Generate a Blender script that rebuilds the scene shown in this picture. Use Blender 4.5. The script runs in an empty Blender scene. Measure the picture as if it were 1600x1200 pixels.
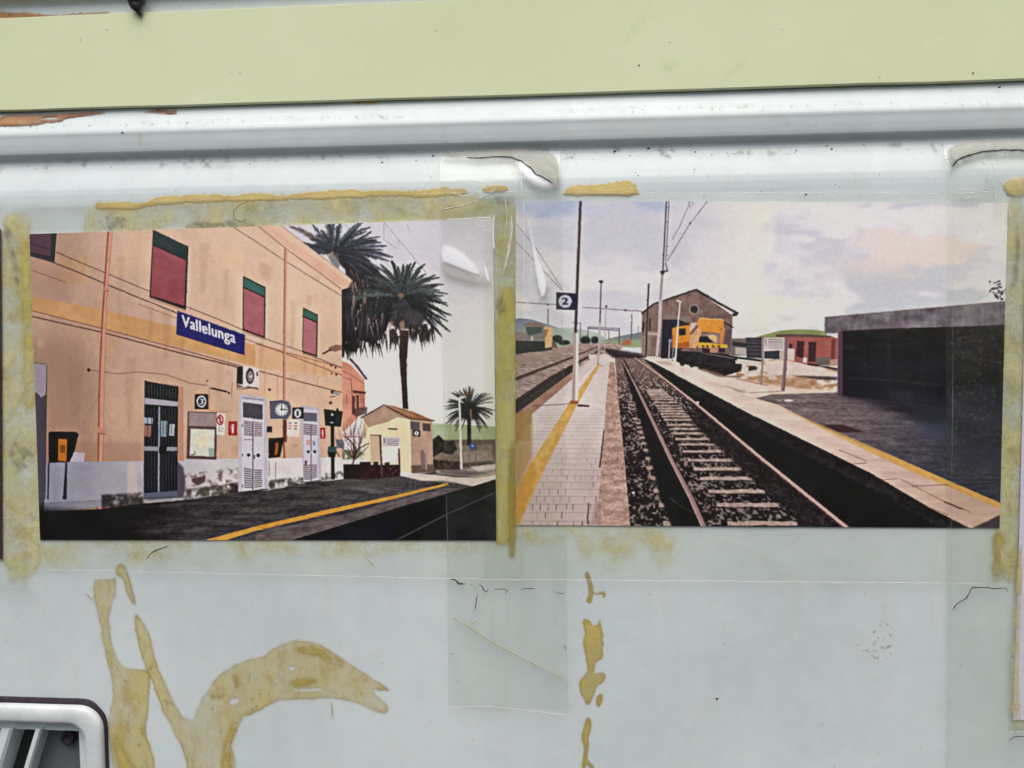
import bpy, bmesh, math, random
import numpy as np
from mathutils import Matrix, Vector

# ---------------------------------------------------------------- camera, sky, sun, exposure
scene = bpy.context.scene
COL = scene.collection
F = 1600.0                                   # focal length in units of the 1600 px wide photograph
DIST = 0.338                                 # metres from lens to the cabinet wall
def unit(v):
    v = np.array(v, float); return v / np.linalg.norm(v)
EX = unit((16200, -47, -1600))               # wall's right, seen from the camera (x right, y down, z forward)
ED = np.array((150, 23500, 1600.)); ED = unit(ED - EX * ED.dot(EX))   # wall's down
EN = np.cross(EX, ED)                        # into the wall
def cam_to_world(v):
    v = np.asarray(v, float)
    return np.stack([v @ EX, v @ EN, -(v @ ED)], -1)
CAM = -cam_to_world((0, 0, DIST))
CAM = np.array(CAM)
cd = bpy.data.cameras.new('camera'); cam = bpy.data.objects.new('camera', cd); COL.objects.link(cam)
r, u, f = cam_to_world((1, 0, 0)), cam_to_world((0, -1, 0)), cam_to_world((0, 0, 1))
m = Matrix.Identity(4)
for i in range(3):
    m[i][0], m[i][1], m[i][2], m[i][3] = r[i], u[i], -f[i], CAM[i]
cam.matrix_world = m
cd.sensor_width = 36; cd.lens = 36 * F / 1600; cd.clip_start = 0.01; cd.clip_end = 100
scene.camera = cam

SUN_EL, SUN_AZ = math.radians(60), math.radians(-14)     # high, from above and in front, a little to one side
world = bpy.data.worlds.new('World'); scene.world = world; world.use_nodes = True
wn = world.node_tree; bg = wn.nodes['Background']
sky = wn.nodes.new('ShaderNodeTexSky'); sky.sky_type = 'NISHITA'; sky.sun_disc = False
sky.sun_elevation = SUN_EL; sky.sun_rotation = math.pi + SUN_AZ; sky.air_density = 1.0; sky.dust_density = 4.0; sky.ozone_density = 1.0
wn.links.new(sky.outputs[0], bg.inputs[0]); bg.inputs[1].default_value = 0.09
sl = bpy.data.lights.new('sun', 'SUN'); sl.energy = 1.5; sl.angle = math.radians(50); sl.color = (1.0, 0.965, 0.91)
so = bpy.data.objects.new('sun', sl); COL.objects.link(so)
sd = Vector((math.sin(SUN_AZ) * math.cos(SUN_EL), -math.cos(SUN_AZ) * math.cos(SUN_EL), math.sin(SUN_EL)))
so.rotation_euler = sd.to_track_quat('Z', 'Y').to_euler(); so.location = sd * 5
vs = scene.view_settings; vs.view_transform = 'Standard'; vs.look = 'None'; vs.gamma = 1; vs.exposure = 0.68; vs.use_curve_mapping = False
scene.render.engine = 'CYCLES'; scene.cycles.transparent_max_bounces = 24; scene.cycles.max_bounces = 7

# ---------------------------------------------------------------- wall coordinates
def W(p, d=0.0):
    """points traced on the photograph (1600x1200) -> (x, z) on the plane d metres in front of the wall"""
    p = np.asarray(p, float).reshape(-1, 2)
    v = np.stack([p[:, 0] - 800, p[:, 1] - 600, np.full(len(p), F)], -1)
    w = cam_to_world(v)
    t = (-d - CAM[1]) / w[:, 1]
    q = CAM + w * t[:, None]
    return q[:, [0, 2]]
def P(x, z, d=0.0):
    """wall coordinates -> photograph units"""
    q = np.stack([np.asarray(x, float), np.full(np.shape(x), -d), np.asarray(z, float)], -1) - CAM
    a = q[..., 0:1] * EX + q[..., 1:2] * EN - q[..., 2:3] * ED
    return 800 + F * a[..., 0] / a[..., 2], 600 + F * a[..., 1] / a[..., 2]
def zf(ox, oy, s):
    def g(*pts):
        a = np.asarray(pts, float).reshape(-1, 2); return a / s + (ox, oy)
    return g

# ---------------------------------------------------------------- noise
_rs = np.random.RandomState(7); _T = _rs.rand(64, 256, 256).astype(np.float32)
def vn(X, Y, s, seed=0, sy=None):
    x = np.asarray(X) / s + seed * 17.13 + 1000; y = np.asarray(Y) / (sy or s) + seed * 9.7 + 1000
    xi = np.floor(x).astype(int); yi = np.floor(y).astype(int); fx = x - xi; fy = y - yi
    fx = fx * fx * (3 - 2 * fx); fy = fy * fy * (3 - 2 * fy); T = _T[seed % 64]
    a = T[yi & 255, xi & 255]; b = T[yi & 255, (xi + 1) & 255]; c = T[(yi + 1) & 255, xi & 255]; d = T[(yi + 1) & 255, (xi + 1) & 255]
    return (a * (1 - fx) + b * fx) * (1 - fy) + (c * (1 - fx) + d * fx) * fy
def fbm(X, Y, s, seed=0, o=4, sy=None):
    t = 0; a = 1.0; n = 0
    for i in range(o):
        t = t + a * vn(X, Y, s / 2 ** i, seed + i, None if sy is None else sy / 2 ** i); n += a; a *= .55
    return t / n
def lin(c):
    c = np.asarray(c, float) / 255.0
    return np.where(c <= .04045, c / 12.92, ((c + .055) / 1.055) ** 2.4)
def srgb(c):
    c = np.clip(c, 0, 1); return np.where(c <= .0031308, c * 12.92, 1.055 * c ** (1 / 2.4) - .055)
def ss(a, b, x):
    t = np.clip((x - a) / (b - a), 0, 1); return t * t * (3 - 2 * t)
def blur(a, r):
    if r < .3: return a
    n = max(1, int(math.ceil(r * 2.5))); k = np.exp(-.5 * (np.arange(-n, n + 1) / r) ** 2); k /= k.sum()
    for ax in (0, 1):
        pad = [(0, 0)] * a.ndim; pad[ax] = (n, n); b = np.pad(a, pad, mode='edge'); o = np.zeros_like(a)
        for i, w in enumerate(k):
            s = [slice(None)] * a.ndim; s[ax] = slice(i, i + a.shape[ax]); o += w * b[tuple(s)]
        a = o
    return a

# ---------------------------------------------------------------- flat print: a picture drawn shape by shape
class Canvas:
    def __init__(self, x0, z0, x1, z1, res, pd=0.0):
        self.x0, self.z1, self.res, self.pd = x0, z1, res, pd
        self.w = int(math.ceil((x1 - x0) / res)); self.h = int(math.ceil((z1 - z0) / res))
        self.x1 = x0 + self.w * res; self.z0 = z1 - self.h * res
        gx, gz = np.meshgrid(x0 + (np.arange(self.w) + .5) * res, z1 - (np.arange(self.h) + .5) * res)
        self.gx, self.gz = gx, gz
        self.X, self.Y = P(gx, gz, pd)
        self.img = np.zeros((self.h, self.w, 3), np.float32)
    def M(self, pts):
        q = W(pts, self.pd); return np.stack([(q[:, 0] - self.x0) / self.res, (self.z1 - q[:, 1]) / self.res], -1)
    def cov(self, pts, soft=0, raw=False):
        p = np.asarray(pts, float) if raw else self.M(pts)
        m = int(soft * 3 + 2)
        a0 = max(0, int(p[:, 0].min()) - m); a1 = min(self.w, int(p[:, 0].max()) + m + 1)
        b0 = max(0, int(p[:, 1].min()) - m); b1 = min(self.h, int(p[:, 1].max()) + m + 1)
        if a1 <= a0 or b1 <= b0: return None, None
        n = 3 if (a1 - a0) * (b1 - b0) < 60000 else 2
        sx = a0 + (np.arange((a1 - a0) * n) + .5) / n; sy = b0 + (np.arange((b1 - b0) * n) + .5) / n
        ins = np.zeros((len(sy), len(sx)), bool)
        for (ax, ay), (bx, by) in zip(p, np.roll(p, -1, 0)):
            if ay == by: continue
            rows = (ay > sy) != (by > sy)
            if not rows.any(): continue
            xc = (bx - ax) * (sy[rows] - ay) / (by - ay) + ax
            ins[rows] ^= sx[None, :] < xc[:, None]
        c = ins.reshape(b1 - b0, n, a1 - a0, n).mean((1, 3))
        if soft: c = blur(c, soft)
        return (slice(b0, b1), slice(a0, a1)), c.astype(np.float32)
    def put(self, sl, c, col, a=1.0):
        if sl is None: return
        X, Y = self.X[sl], self.Y[sl]
        k = col(X, Y) if callable(col) else np.asarray(col, np.float32)
        al = a(X, Y) if callable(a) else a
        c = (c * al)[..., None]
        self.img[sl] = self.img[sl] * (1 - c) + k * c
    def poly(self, pts, col, a=1.0, soft=0): 
        sl, c = self.cov(pts, soft); self.put(sl, c, col, a)
    def rect(self, x0, y0, x1, y1, col, a=1.0, soft=0): self.poly([(x0, y0), (x1, y0), (x1, y1), (x0, y1)], col, a, soft)
    def circ(self, x, y, r, col, a=1.0, ry=None, soft=0):
        t = np.linspace(0, 2 * math.pi, 25)[:-1]; self.poly(np.stack([x + r * np.cos(t), y + (ry or r) * np.sin(t)], -1), col, a, soft)
    def line(self, pts, w, col, a=1.0, w1=None, soft=0):
        pts = np.asarray(pts, float).reshape(-1, 2); n = len(pts); ws = np.linspace(w, w if w1 is None else w1, n) / 2
        t = np.gradient(pts, axis=0); t /= np.linalg.norm(t, axis=1)[:, None] + 1e-9
        nn = np.stack([-t[:, 1], t[:, 0]], -1) * ws[:, None]
        self.poly(np.concatenate([pts + nn, (pts - nn)[::-1]]), col, a, soft)
    def text(self, s, o, ux, uy, col, bold=0.0, a=1.0):
        """s set on the baseline through o; ux spans its whole width, uy its capital height; bold = stroke growth in photo units"""
        cu = bpy.data.curves.new('lettering', 'FONT'); cu.body = s; cu.space_character = 1.06
        ob = bpy.data.objects.new('lettering', cu); COL.objects.link(ob)
        dg = bpy.context.evaluated_depsgraph_get(); me = ob.evaluated_get(dg).to_mesh()
        v = np.array([q.co[:2] for q in me.vertices]); fs = [list(q.vertices) for q in me.polygons]
        x0, x1 = v[:, 0].min(), v[:, 0].max(); H = 0.69; full = np.zeros((self.h, self.w), np.float32)
        for dx, dy in ([(0, 0)] if not bold else [(bold * math.cos(k * .785), .6 * bold * math.sin(k * .785)) for k in range(8)] + [(0, 0)]):
            g = np.array(o) + (dx, dy) + ((v[:, :1] - x0) / (x1 - x0)) * np.array(ux) + (v[:, 1:2] / H) * np.array(uy)
            one = np.zeros_like(full); m = self.M(g)
            for q in fs:
                sl, c = self.cov(m[q], raw=True)
                if sl is not None: one[sl] += c
            full = np.maximum(full, np.clip(one, 0, 1))
        ob.evaluated_get(dg).to_mesh_clear(); bpy.data.objects.remove(ob); bpy.data.curves.remove(cu)
        al = full * a; self.img[:] = self.img * (1 - al[..., None]) + np.asarray(col, np.float32) * al[..., None]

def frond(c, p0, p1, p2, w, col, rng, dens=1.0, lw=1.5):
    p0, p1, p2 = map(np.array, (p0, p1, p2)); L = np.linalg.norm(p2 - p0); n = max(6, int(L / 2.4 * dens))
    t = np.linspace(0, 1, 14)[:, None]; b = (1 - t) ** 2 * p0 + 2 * t * (1 - t) * p1 + t * t * p2
    c.line(b, 2.0, col, .9, .6)
    for tt in np.linspace(.12, 1, n):
        q = (1 - tt) ** 2 * p0 + 2 * tt * (1 - tt) * p1 + tt * tt * p2
        d = 2 * (1 - tt) * (p1 - p0) + 2 * tt * (p2 - p1); d = d / (np.linalg.norm(d) + 1e-9); nrm = np.array((-d[1], d[0]))
        l = w * (math.sin(math.pi * min(1, .18 + tt * .78)) ** .6) * (1.15 - .3 * tt)
        for s in (-1, 1):
            e = q + (d * rng.uniform(.75, 1.1) + s * nrm * rng.uniform(.45, .75)) * l * rng.uniform(.7, 1.1) + (0, l * .18)
            k = np.array(col) * rng.uniform(.65, 1.5)
            c.poly([q + d * lw * .5, q - d * lw * .5, e], k, .9)
# ---------------------------------------------------------------- picture one: the station front
def n3(X, Y, base, amp, s, seed, sy=None, o=4):
    return np.asarray(base, np.float32) + ((fbm(X, Y, s, seed, o, sy) - .5) * 2 * amp)[..., None]
def mixc(a, b, t): return np.asarray(a, np.float32) * (1 - t)[..., None] + np.asarray(b, np.float32) * t[..., None]

def draw_station(c):
    rng = random.Random(3)
    A1, A2, A3, A4 = zf(0, 300, 4), zf(400, 300, 4), zf(0, 580, 4), zf(400, 580, 4)
    S1, S2, S3 = zf(360, 560, 5.455), zf(530, 560, 5.456), zf(430, 340, 5.454)
    ALL = [(0, 300), (840, 300), (840, 900), (0, 900)]
    c.poly(ALL, lambda X, Y: mixc((206, 202, 211), (231, 225, 226), ss(360, 620, Y)) + ((fbm(X, Y, 60, 3) - .5) * 12)[..., None])
    # overhead wires in the sky
    for q in [S3(930, 40, 1300, 480), S3(930, 40, 930, 190, 1050, 270, 1060, 190), S3(575, 45, 830, 270, 1000, 440), S3(1130, 60, 1150, 120)]:
        c.line(q, .9, (120, 112, 122), .6)
    # ---- far field, hedge, stone wall
    c.poly(S2(790, 560, 1010, 560, 1340, 580, 1340, 760, 790, 760), lambda X, Y: mixc((150, 165, 118), (176, 178, 140), fbm(X, Y, 14, 5)))
    c.poly(S2(790, 545, 920, 560, 930, 680, 790, 670), lambda X, Y: mixc((150, 170, 135), (195, 200, 180), fbm(X, Y, 9, 6)), .8, 2)
    c.poly(S2(800, 690, 1340, 690, 1340, 960, 800, 980), lambda X, Y: n3(X, Y, (128, 112, 98), 42, 9, 8))
    c.poly(S2(800, 690, 850, 650, 900, 700, 980, 700, 1010, 770, 960, 820, 870, 800, 800, 840), lambda X, Y: n3(X, Y, (46, 42, 38), 26, 5, 9), .95, 1)
    c.poly(S2(1050, 690, 1340, 690, 1340, 730, 1050, 740), (92, 80, 66), .7, 1)
    c.poly(S2(1060, 790, 1290, 780, 1330, 890, 1060, 900), lambda X, Y: n3(X, Y, (148, 132, 118), 30, 5, 10), .9, 1)
    c.poly(S2(800, 860, 1040, 880, 1040, 950, 800, 950), lambda X, Y: n3(X, Y, (66, 52, 46), 40, 4, 11), .95, 1)
    c.poly(S2(1050, 890, 1300, 870, 1340, 900, 1050, 930), (70, 60, 54), .7, 1.2)
    # ---- small palm on the far platform
    cx, cy = S2(1115, 420)[0]
    for i in range(70):
        a = -math.pi / 2 + rng.uniform(-2.75, 2.75); R = rng.uniform(30, 42) * (1 if abs(a + 1.57) < 1.8 else .95)
        e = np.array((cx + R * math.cos(a) * 1.05, cy + 3 + R * math.sin(a) * .98 + 3)); mid = np.array((cx, cy)) + (e - (cx, cy)) * .55 + (0, -5)
        g = rng.random(); frond(c, (cx, cy), mid, e, 5, np.array((38, 40, 36)) * (1 - g) + np.array((92, 96, 82)) * g * (.75 if e[1] < cy else .3), rng, .8, 1.3)
    c.circ(cx, cy + 6, 15, (24, 22, 20), .9, 14, 3)
    c.line(S2(1108, 480, 1112, 740), 6, (34, 28, 26)); c.line(S2(1125, 430, 1128, 520), 2.2, (150, 120, 88), .8)
    c.line(S2(1060, 310, 1130, 290), 6, (140, 92, 62), .5, 3, 1.5)
    # ---- lamp, blue plate
    c.line(S2(1028, 335, 1044, 945), 3.2, (214, 203, 196), 1, 4.2); c.poly(S2(1010, 335, 1055, 318, 1082, 328, 1040, 348), (206, 196, 192))
    c.poly(S2(1110, 720, 1170, 725, 1172, 775, 1112, 770), (58, 78, 138)); c.line(S2(1112, 770, 1118, 935), 1.8, (120, 112, 108)); c.line(S2(1165, 770, 1172, 930), 1.5, (110, 102, 98)); c.rect(*S2(1130, 735)[0], *S2(1150, 750)[0], (190, 200, 220), .7)
    # ---- tall trunk
    c.poly(S2(515, -40, 578, -40, 580, 200, 592, 432, 545, 425, 535, 230, 524, 120), lambda X, Y: n3(X, Y, (66, 46, 42), 18, 5, 12, 2))
    # ---- house behind
    c.poly(S2(-10, 30, 30, 20, 100, 50, 215, 175, 225, 290, 222, 440, 150, 520, 20, 640, -20, 640), lambda X, Y: n3(X, Y, (212, 142, 116), 20, 14, 13))
    c.line(S2(95, 0, 165, 80, 238, 178), 3.4, (92, 70, 78)); c.line(S2(0, 95, 110, 140, 215, 215), .9, (110, 66, 58), .7); c.line(S2(0, 145, 110, 185), .9, (110, 66, 58), .7)
    c.line(S2(105, 170, 115, 330), 1.2, (120, 66, 56), .8)
    c.poly(S2(120, 270, 235, 285, 225, 300, 125, 295), (98, 54, 48)); c.poly(S2(112, 320, 140, 315, 140, 480, 112, 480), (86, 50, 46), .85); c.poly(S2(150, 310, 172, 312, 170, 440, 150, 440), (82, 52, 46), .85)
    c.poly(S2(180, 300, 222, 300, 222, 430, 180, 430), (160, 96, 80), .6); c.poly(S2(120, 430, 245, 410, 240, 470, 140, 500), (74, 56, 56), .75, 1)
    c.line(S2(65, 300, 70, 380), 2.5, (168, 100, 84), .6)
    # ---- palms behind the roof: the dark skirt, then fronds
    sk = S3(570, 600, 620, 560, 600, 440, 560, 400, 520, 330, 640, 300, 760, 330, 860, 420, 960, 560, 1010, 640, 1010, 780, 970, 900, 930, 1000, 850, 1080, 780, 1060, 700, 1030, 700, 1150, 640, 1130, 610, 1040, 590, 1190, 570, 1190)
    c.poly(sk, lambda X, Y: n3(X, Y, (24, 20, 24), 22, 7, 15, 16), 1, .8)
    def hang(x0, x1, y0, y1, n, L, col):
        for i in range(n):
            x = rng.uniform(x0, x1); y = rng.uniform(y0, y1); l = L * rng.uniform(.5, 1.2); dx = rng.uniform(-.25, .25) * l
            c.poly([(x - 1.6, y), (x + 1.6, y), (x + dx, y + l)], np.array(col) * rng.uniform(.6, 1.6), .85)
    hang(536, 604, 500, 540, 120, 22, (28, 23, 25)); hang(538, 558, 525, 545, 30, 18, (28, 22, 22)); hang(540, 602, 430, 505, 200, 34, (44, 40, 46)); hang(545, 600, 430, 500, 40, 30, (96, 84, 80))
    c0 = S3(495, 305)[0]
    fr = [(330, 130, 130, 75), (380, 200, 215, 90), (420, 180, 325, 60), (450, 160, 450, 40), (490, 150, 500, 35), (540, 120, 560, 45), (570, 180, 740, 48), (600, 140, 805, 85),
          (640, 190, 890, 165), (700, 235, 945, 240), (760, 265, 1000, 335), (720, 330, 960, 470), (760, 400, 985, 560), (640, 380, 900, 600), (380, 260, 250, 215), (360, 280, 300, 260), (700, 210, 860, 190), (680, 370, 880, 520), (790, 470, 1010, 600), (620, 250, 820, 120), (470, 200, 400, 110)]
    for i, (mx, my, ex, ey) in enumerate(fr):
        g = np.array((74, 80, 100)) if i < 12 else np.array((40, 40, 50))
        if i in (0, 1, 3): g = np.array((120, 104, 104))
        frond(c, c0, S3(mx, my)[0], S3(ex, ey)[0], 9.5, g * .85, rng, 1.45, 2.6)
    for i in range(26):
        a = rng.uniform(-3.0, .9); R = rng.uniform(48, 92) * (.75 if a < -1.9 else 1); e = c0 + np.array((R * math.cos(a), R * math.sin(a) * .72 + 12)); g = rng.random()
        frond(c, c0, c0 + (e - c0) * .5 + np.array((0, -13)), e, 7.5, np.array((34, 36, 46)) * (1 - g) + np.array((70, 77, 90)) * g, rng, 1.3, 2.6)
    for i, (mx, my, ex, ey) in enumerate(fr[5:14]):
        frond(c, c0, S3(mx + 15, my + 25)[0], S3(ex - 30, ey + 35)[0], 7.5, (30, 32, 42), rng, 1.2, 2.0)
    c.poly(S3(440, 310, 540, 300, 560, 400, 540, 440, 480, 380), (98, 92, 88), .7, 1); c.line(S3(450, 330, 500, 295), 3, (176, 150, 118), .8)
    for q in [(640, 440, 700, 540), (660, 560, 720, 640), (850, 560, 930, 610), (690, 470, 730, 560)]: c.line(S3(*q), 3.2, (122, 96, 84), .7, 1.2, .6)
    c.circ(*S3(940, 722)[0], 2, (215, 210, 212)); c.circ(*S3(690, 945)[0], 1.2, (180, 178, 185), .8, 3)
    # second palm
    c1 = S3(1085, 670)[0]
    c.poly(S3(980, 700, 1080, 660, 1180, 690, 1260, 780, 1290, 860, 1240, 930, 1140, 950, 1040, 950, 980, 900, 950, 820), lambda X, Y: n3(X, Y, (38, 36, 40), 30, 4, 17), .9, 2.2)
    up = [(1030, 540, 1020, 440), (1070, 580, 1075, 480), (1120, 560, 1155, 480), (1150, 560, 1235, 455), (1200, 570, 1360, 490), (1230, 620, 1385, 580), (1040, 620, 960, 560), (1250, 670, 1430, 665), (1270, 700, 1460, 725), (1300, 740, 1500, 830), (1300, 800, 1490, 970), (1280, 820, 1420, 1010), (1010, 640, 930, 610), (1250, 760, 1470, 880), (1100, 560, 1105, 500)]
    for i, (mx, my, ex, ey) in enumerate(up):
        frond(c, c1, S3(mx, my)[0], S3(ex, ey)[0], 7.5, (42, 47, 48) if i < 9 else (30, 32, 38), rng, 1.4, 2.6)
    for i in range(44):
        a = -math.pi / 2 + (i - 21.5) / 21.5 * 2.15 + rng.uniform(-.06, .06); R = rng.uniform(58, 74); low = max(0, math.sin(a))
        e = c1 + np.array((R * math.cos(a) * (1.0 - .15 * low), R * math.sin(a) * .92 + 10 + 8 * low)); g = rng.random()
        frond(c, c1, c1 + (e - c1) * .55 + np.array((0, -11)), e, 7, np.array((30, 34, 36)) * (1 - g) + np.array((72, 80, 82)) * g * (.55 if low else 1), rng, 1.3, 2.5)
    c.poly(S3(1120, 820, 1200, 780, 1290, 850, 1230, 940, 1140, 930), lambda X, Y: n3(X, Y, (88, 86, 92), 44, 4, 19), .45, 3)
    hang(610, 625, 512, 528, 26, 24, (46, 38, 38)); hang(640, 678, 505, 522, 70, 24, (38, 33, 34))
    c.poly(S3(960, 900, 1010, 880, 990, 950, 970, 980), (170, 140, 118), .7, 1); c.poly(S3(1060, 900, 1100, 870, 1110, 960, 1080, 970), (176, 136, 104), .7, 1)
    c.poly(S3(1065, 960, 1140, 960, 1128, 1200, 1060, 1200), lambda X, Y: n3(X, Y, (62, 42, 40), 20, 5, 20, 2)); c.circ(*S3(1075, 665)[0], 5, (140, 106, 78), .8, 4, 1)
    # ---- station wall
    wall = [(40, 340), (437, 351), (551, 437.5), (544, 450), (534.5, 453), (535, 560), (538, 746), (420, 768), (300, 790), (40, 800)]
    def wcol(X, Y):
        k = mixc((182, 145, 124), (217, 182, 156), ss(60, 420, X + (520 - Y) * .5))
        k = mixc(k, (204, 164, 134), ss(520, 720, Y) * .5)
        return k + ((fbm(X, Y, 90, 21) - .5) * 26)[..., None] + ((fbm(X, Y, 7, 24) - .5) * 7)[..., None] + ((fbm(X, Y, 26, 26, 4, 80) - .5) * 12)[..., None] + (ss(.58, .8, fbm(X, Y, 50, 29, 3, 90)) * 7)[..., None] * np.array((1, .4, -.9))
    c.poly(wall, wcol)
    c.poly(A1(205, 650, 640, 735, 1600, 955, 1600, 1090, 640, 850, 205, 745), lambda X, Y: n3(X, Y, (206, 150, 86), 14, 20, 30), .75, 1)
    c.poly(A2(0, 940, 540, 1090, 540, 1150, 0, 1100), (218, 168, 118), .6, 1)
    c.poly(A1(360, 400, 560, 400, 560, 580, 400, 560), (204, 152, 88), .4, 6); c.poly(A1(1390, 430, 1490, 460, 1510, 560, 1400, 520), (222, 192, 172), .5, 5)
    c.poly(A1(890, 260, 945, 262, 940, 640, 870, 600), (222, 186, 156), .45, 2); c.poly(A1(1480, 490, 1525, 510, 1522, 850, 1470, 830), (232, 198, 170), .5, 1.5)
    c.poly(A2(240, 670, 298, 700, 292, 1000, 240, 985), (232, 200, 172), .4, 1.5); c.poly(A2(30, 440, 110, 470, 90, 560, 30, 520), (190, 132, 112), .4, 5)
    for x, y0, L, w, al in [(238, 470, 60, 9, .22), (262, 482, 80, 14, .2), (287, 488, 90, 8, .22), (384, 522, 50, 7, .2), (410, 532, 44, 8, .22), (478, 555, 30, 6, .2), (494, 560, 36, 6, .2), (120, 530, 120, 30, .14), (205, 560, 110, 18, .16), (345, 560, 60, 14, .14), (320, 380, 80, 16, .16), (355, 420, 60, 10, .14), (460, 470, 70, 10, .14), (190, 400, 100, 12, .12)]:
        c.line([(x, y0), (x - 1, y0 + L * .5), (x - 2, y0 + L)], w, (150, 104, 84), al, w * .4, 3)
    c.poly([(40, 520), (150, 560), (150, 800), (40, 800)], (120, 84, 74), .28, 22); c.poly([(60, 690), (225, 690), (225, 725), (60, 725)], (140, 98, 84), .3, 6)
    c.poly([(40, 340), (140, 350), (110, 470), (40, 470)], (140, 98, 84), .25, 16)
    for i in range(46):
        x = rng.uniform(70, 520); y = rng.uniform(380 + max(0, (x - 430) * .75), 700); q = [(x, y)]
        for k in range(4): q.append((q[-1][0] + rng.uniform(-7, 7), q[-1][1] + rng.uniform(2, 12)))
        c.line(q, .9, rng.choice([(150, 104, 86), (232, 200, 176), (128, 88, 76)]), rng.uniform(.12, .4))
    for i in range(60): c.circ(rng.uniform(60, 530), rng.uniform(400, 715), rng.uniform(1.5, 7), rng.choice([(170, 122, 98), (230, 196, 168), (196, 150, 112)]), rng.uniform(.06, .2), rng.uniform(2, 10), 1.5)
    # cornice
    c.poly([(405, 352), (437, 351), (551, 437.5), (546, 449), (530, 445)], lambda X, Y: n3(X, Y, (224, 176, 150), 8, 20, 31))
    c.poly([(418, 351), (437, 351), (551, 437.5), (549, 442)], (232, 190, 164), .8)
    c.line([(405, 354), (447, 388), (500, 426), (534, 452)], 2.2, (178, 122, 98), .85); c.line([(437, 350), (551, 437)], 1.2, (150, 112, 100), .7); c.line([(551, 437), (544, 450)], 2, (196, 150, 122))
    # string course lines and cables
    for q, w, k in [([(50, 485), (160, 513), (277, 544), (371, 570), (445, 590), (535, 613)], 1.8, (140, 80, 66)), ([(50, 494), (160, 519), (277, 550), (371, 573)], 2.2, (104, 58, 52)), ([(400, 537), (445, 550), (535, 574)], 1.3, (150, 96, 76)),
                    ([(89, 394), (160, 424), (234, 455)], 1.2, (86, 52, 52)), ([(292, 479), (340, 498), (400, 524), (470, 548), (505, 563), (535, 575)], 1.2, (96, 60, 56)), ([(50, 397), (120, 424), (200, 458), (277, 489)], 1.6, (62, 40, 44)),
                    ([(383, 529), (430, 546), (520, 580), (535, 586)], 1.1, (110, 66, 60)), ([(50, 422), (104, 441)], 1.4, (140, 86, 72)), ([(217, 475), (277, 497)], 1.2, (160, 104, 84)), ([(364, 354), (400, 377), (445, 407), (534, 462)], 1.2, (120, 82, 74)),
                    ([(140, 578), (185, 584), (215, 581), (260, 585), (300, 599), (325, 602)], 1.1, (128, 76, 64)), ([(217, 440), (220, 476)], 1, (188, 140, 114))]:
        c.line(q, w, k, .85)
    c.circ(140, 578, 2.6, (40, 26, 28)); c.circ(325, 595, 1.4, (70, 44, 40))
    for p in [(518, 571), (525, 574), (519, 583), (526, 585)]: c.circ(*p, 1.7, (84, 54, 50), .9)
    # down pipes
    c.poly([(169, 361), (176, 361), (166, 517), (163, 600), (160, 795), (152, 795), (155, 600), (159, 517)], lambda X, Y: n3(X, Y, (206, 146, 118), 10, 12, 33))
    c.line([(170, 361), (160, 517), (156.5, 600), (153.5, 795)], 2.6, (146, 78, 66), .9); c.line([(177, 361), (168, 470), (167, 520), (164, 600), (162, 790)], 1, (160, 104, 84), .6); c.rect(154, 667, 166, 677, (196, 134, 108)); c.line([(154, 677), (166, 678)], 1.3, (128, 72, 60))
    c.rect(163, 449, 172, 455, (196, 134, 110)); c.line([(163, 455), (172, 455)], 1, (128, 72, 60))
    c.line([(448, 388), (446, 500), (445, 640), (447, 756)], 4, (206, 150, 120)); c.line([(446, 388), (444.5, 500), (443.5, 640), (445, 756)], 1.3, (138, 82, 66), .9)
    c.poly([(443, 655), (450, 655), (449, 690), (443, 690)], (92, 36, 34), .8, 1); c.line([(444, 690), (445, 718)], 2.4, (128, 62, 46), .8)
    for q in [S1(300, 60, 295, 300), S1(405, 150, 405, 350), S1(750, 150, 745, 240), S1(800, 20, 800, 150, 750, 155)]: c.line(q, 1, (190, 132, 100), .7)
    # windows
    def shut(o, g, s, gc, sc, seed):
        o = np.asarray(o); c.line(np.array([o[3], o[2]]) + (0, 2), 3, (150, 104, 86), .5, soft=1); c.line(np.array([o[1], o[2]]) + (2.5, 0), 3, (236, 204, 178), .35, soft=1); c.poly(o, (44, 26, 32)); c.poly(g, gc)
        c.poly(s, lambda X, Y: np.asarray(sc, np.float32) + (np.sin((Y - X * .42) * 1.9) * 15 + (fbm(X, Y, 14, seed) - .5) * 22)[..., None])
    shut(A1(960, 236, 1182, 343, 1166, 737, 938, 657), A1(963, 244, 1176, 348, 1172, 420, 961, 322), A1(960, 335, 1166, 428, 1157, 712, 946, 648), (30, 52, 52), (152, 72, 80), 35)
    shut([(381, 431), (416, 449), (415, 528), (380, 516)], [(382, 433.5), (415, 450.5), (414.5, 463), (382, 448)], [(382, 450), (414, 465), (413.5, 525.5), (381.5, 514)], (62, 104, 98), (174, 98, 106), 36)
    shut([(474.5, 480.5), (497.5, 492), (496.5, 557.5), (473, 549.5)], [(475.5, 482.5), (496, 493), (496, 502.5), (475.5, 493.5)], [(475, 495), (495.5, 504.5), (495, 555), (474, 548)], (68, 108, 100), (182, 108, 116), 37)
    c.poly(A1(180, 250, 360, 252, 345, 442, 180, 398), (34, 24, 36)); c.poly(A1(180, 262, 325, 262, 322, 405, 180, 372), lambda X, Y: np.asarray((84, 46, 66), np.float32) + (np.sin((Y - X * .3) * 2) * 8)[..., None])
    c.line(A1(190, 320, 330, 365), 1.2, (40, 24, 38), .8); c.line(A1(190, 392, 345, 440), 2.5, (44, 56, 52), .7)
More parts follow.
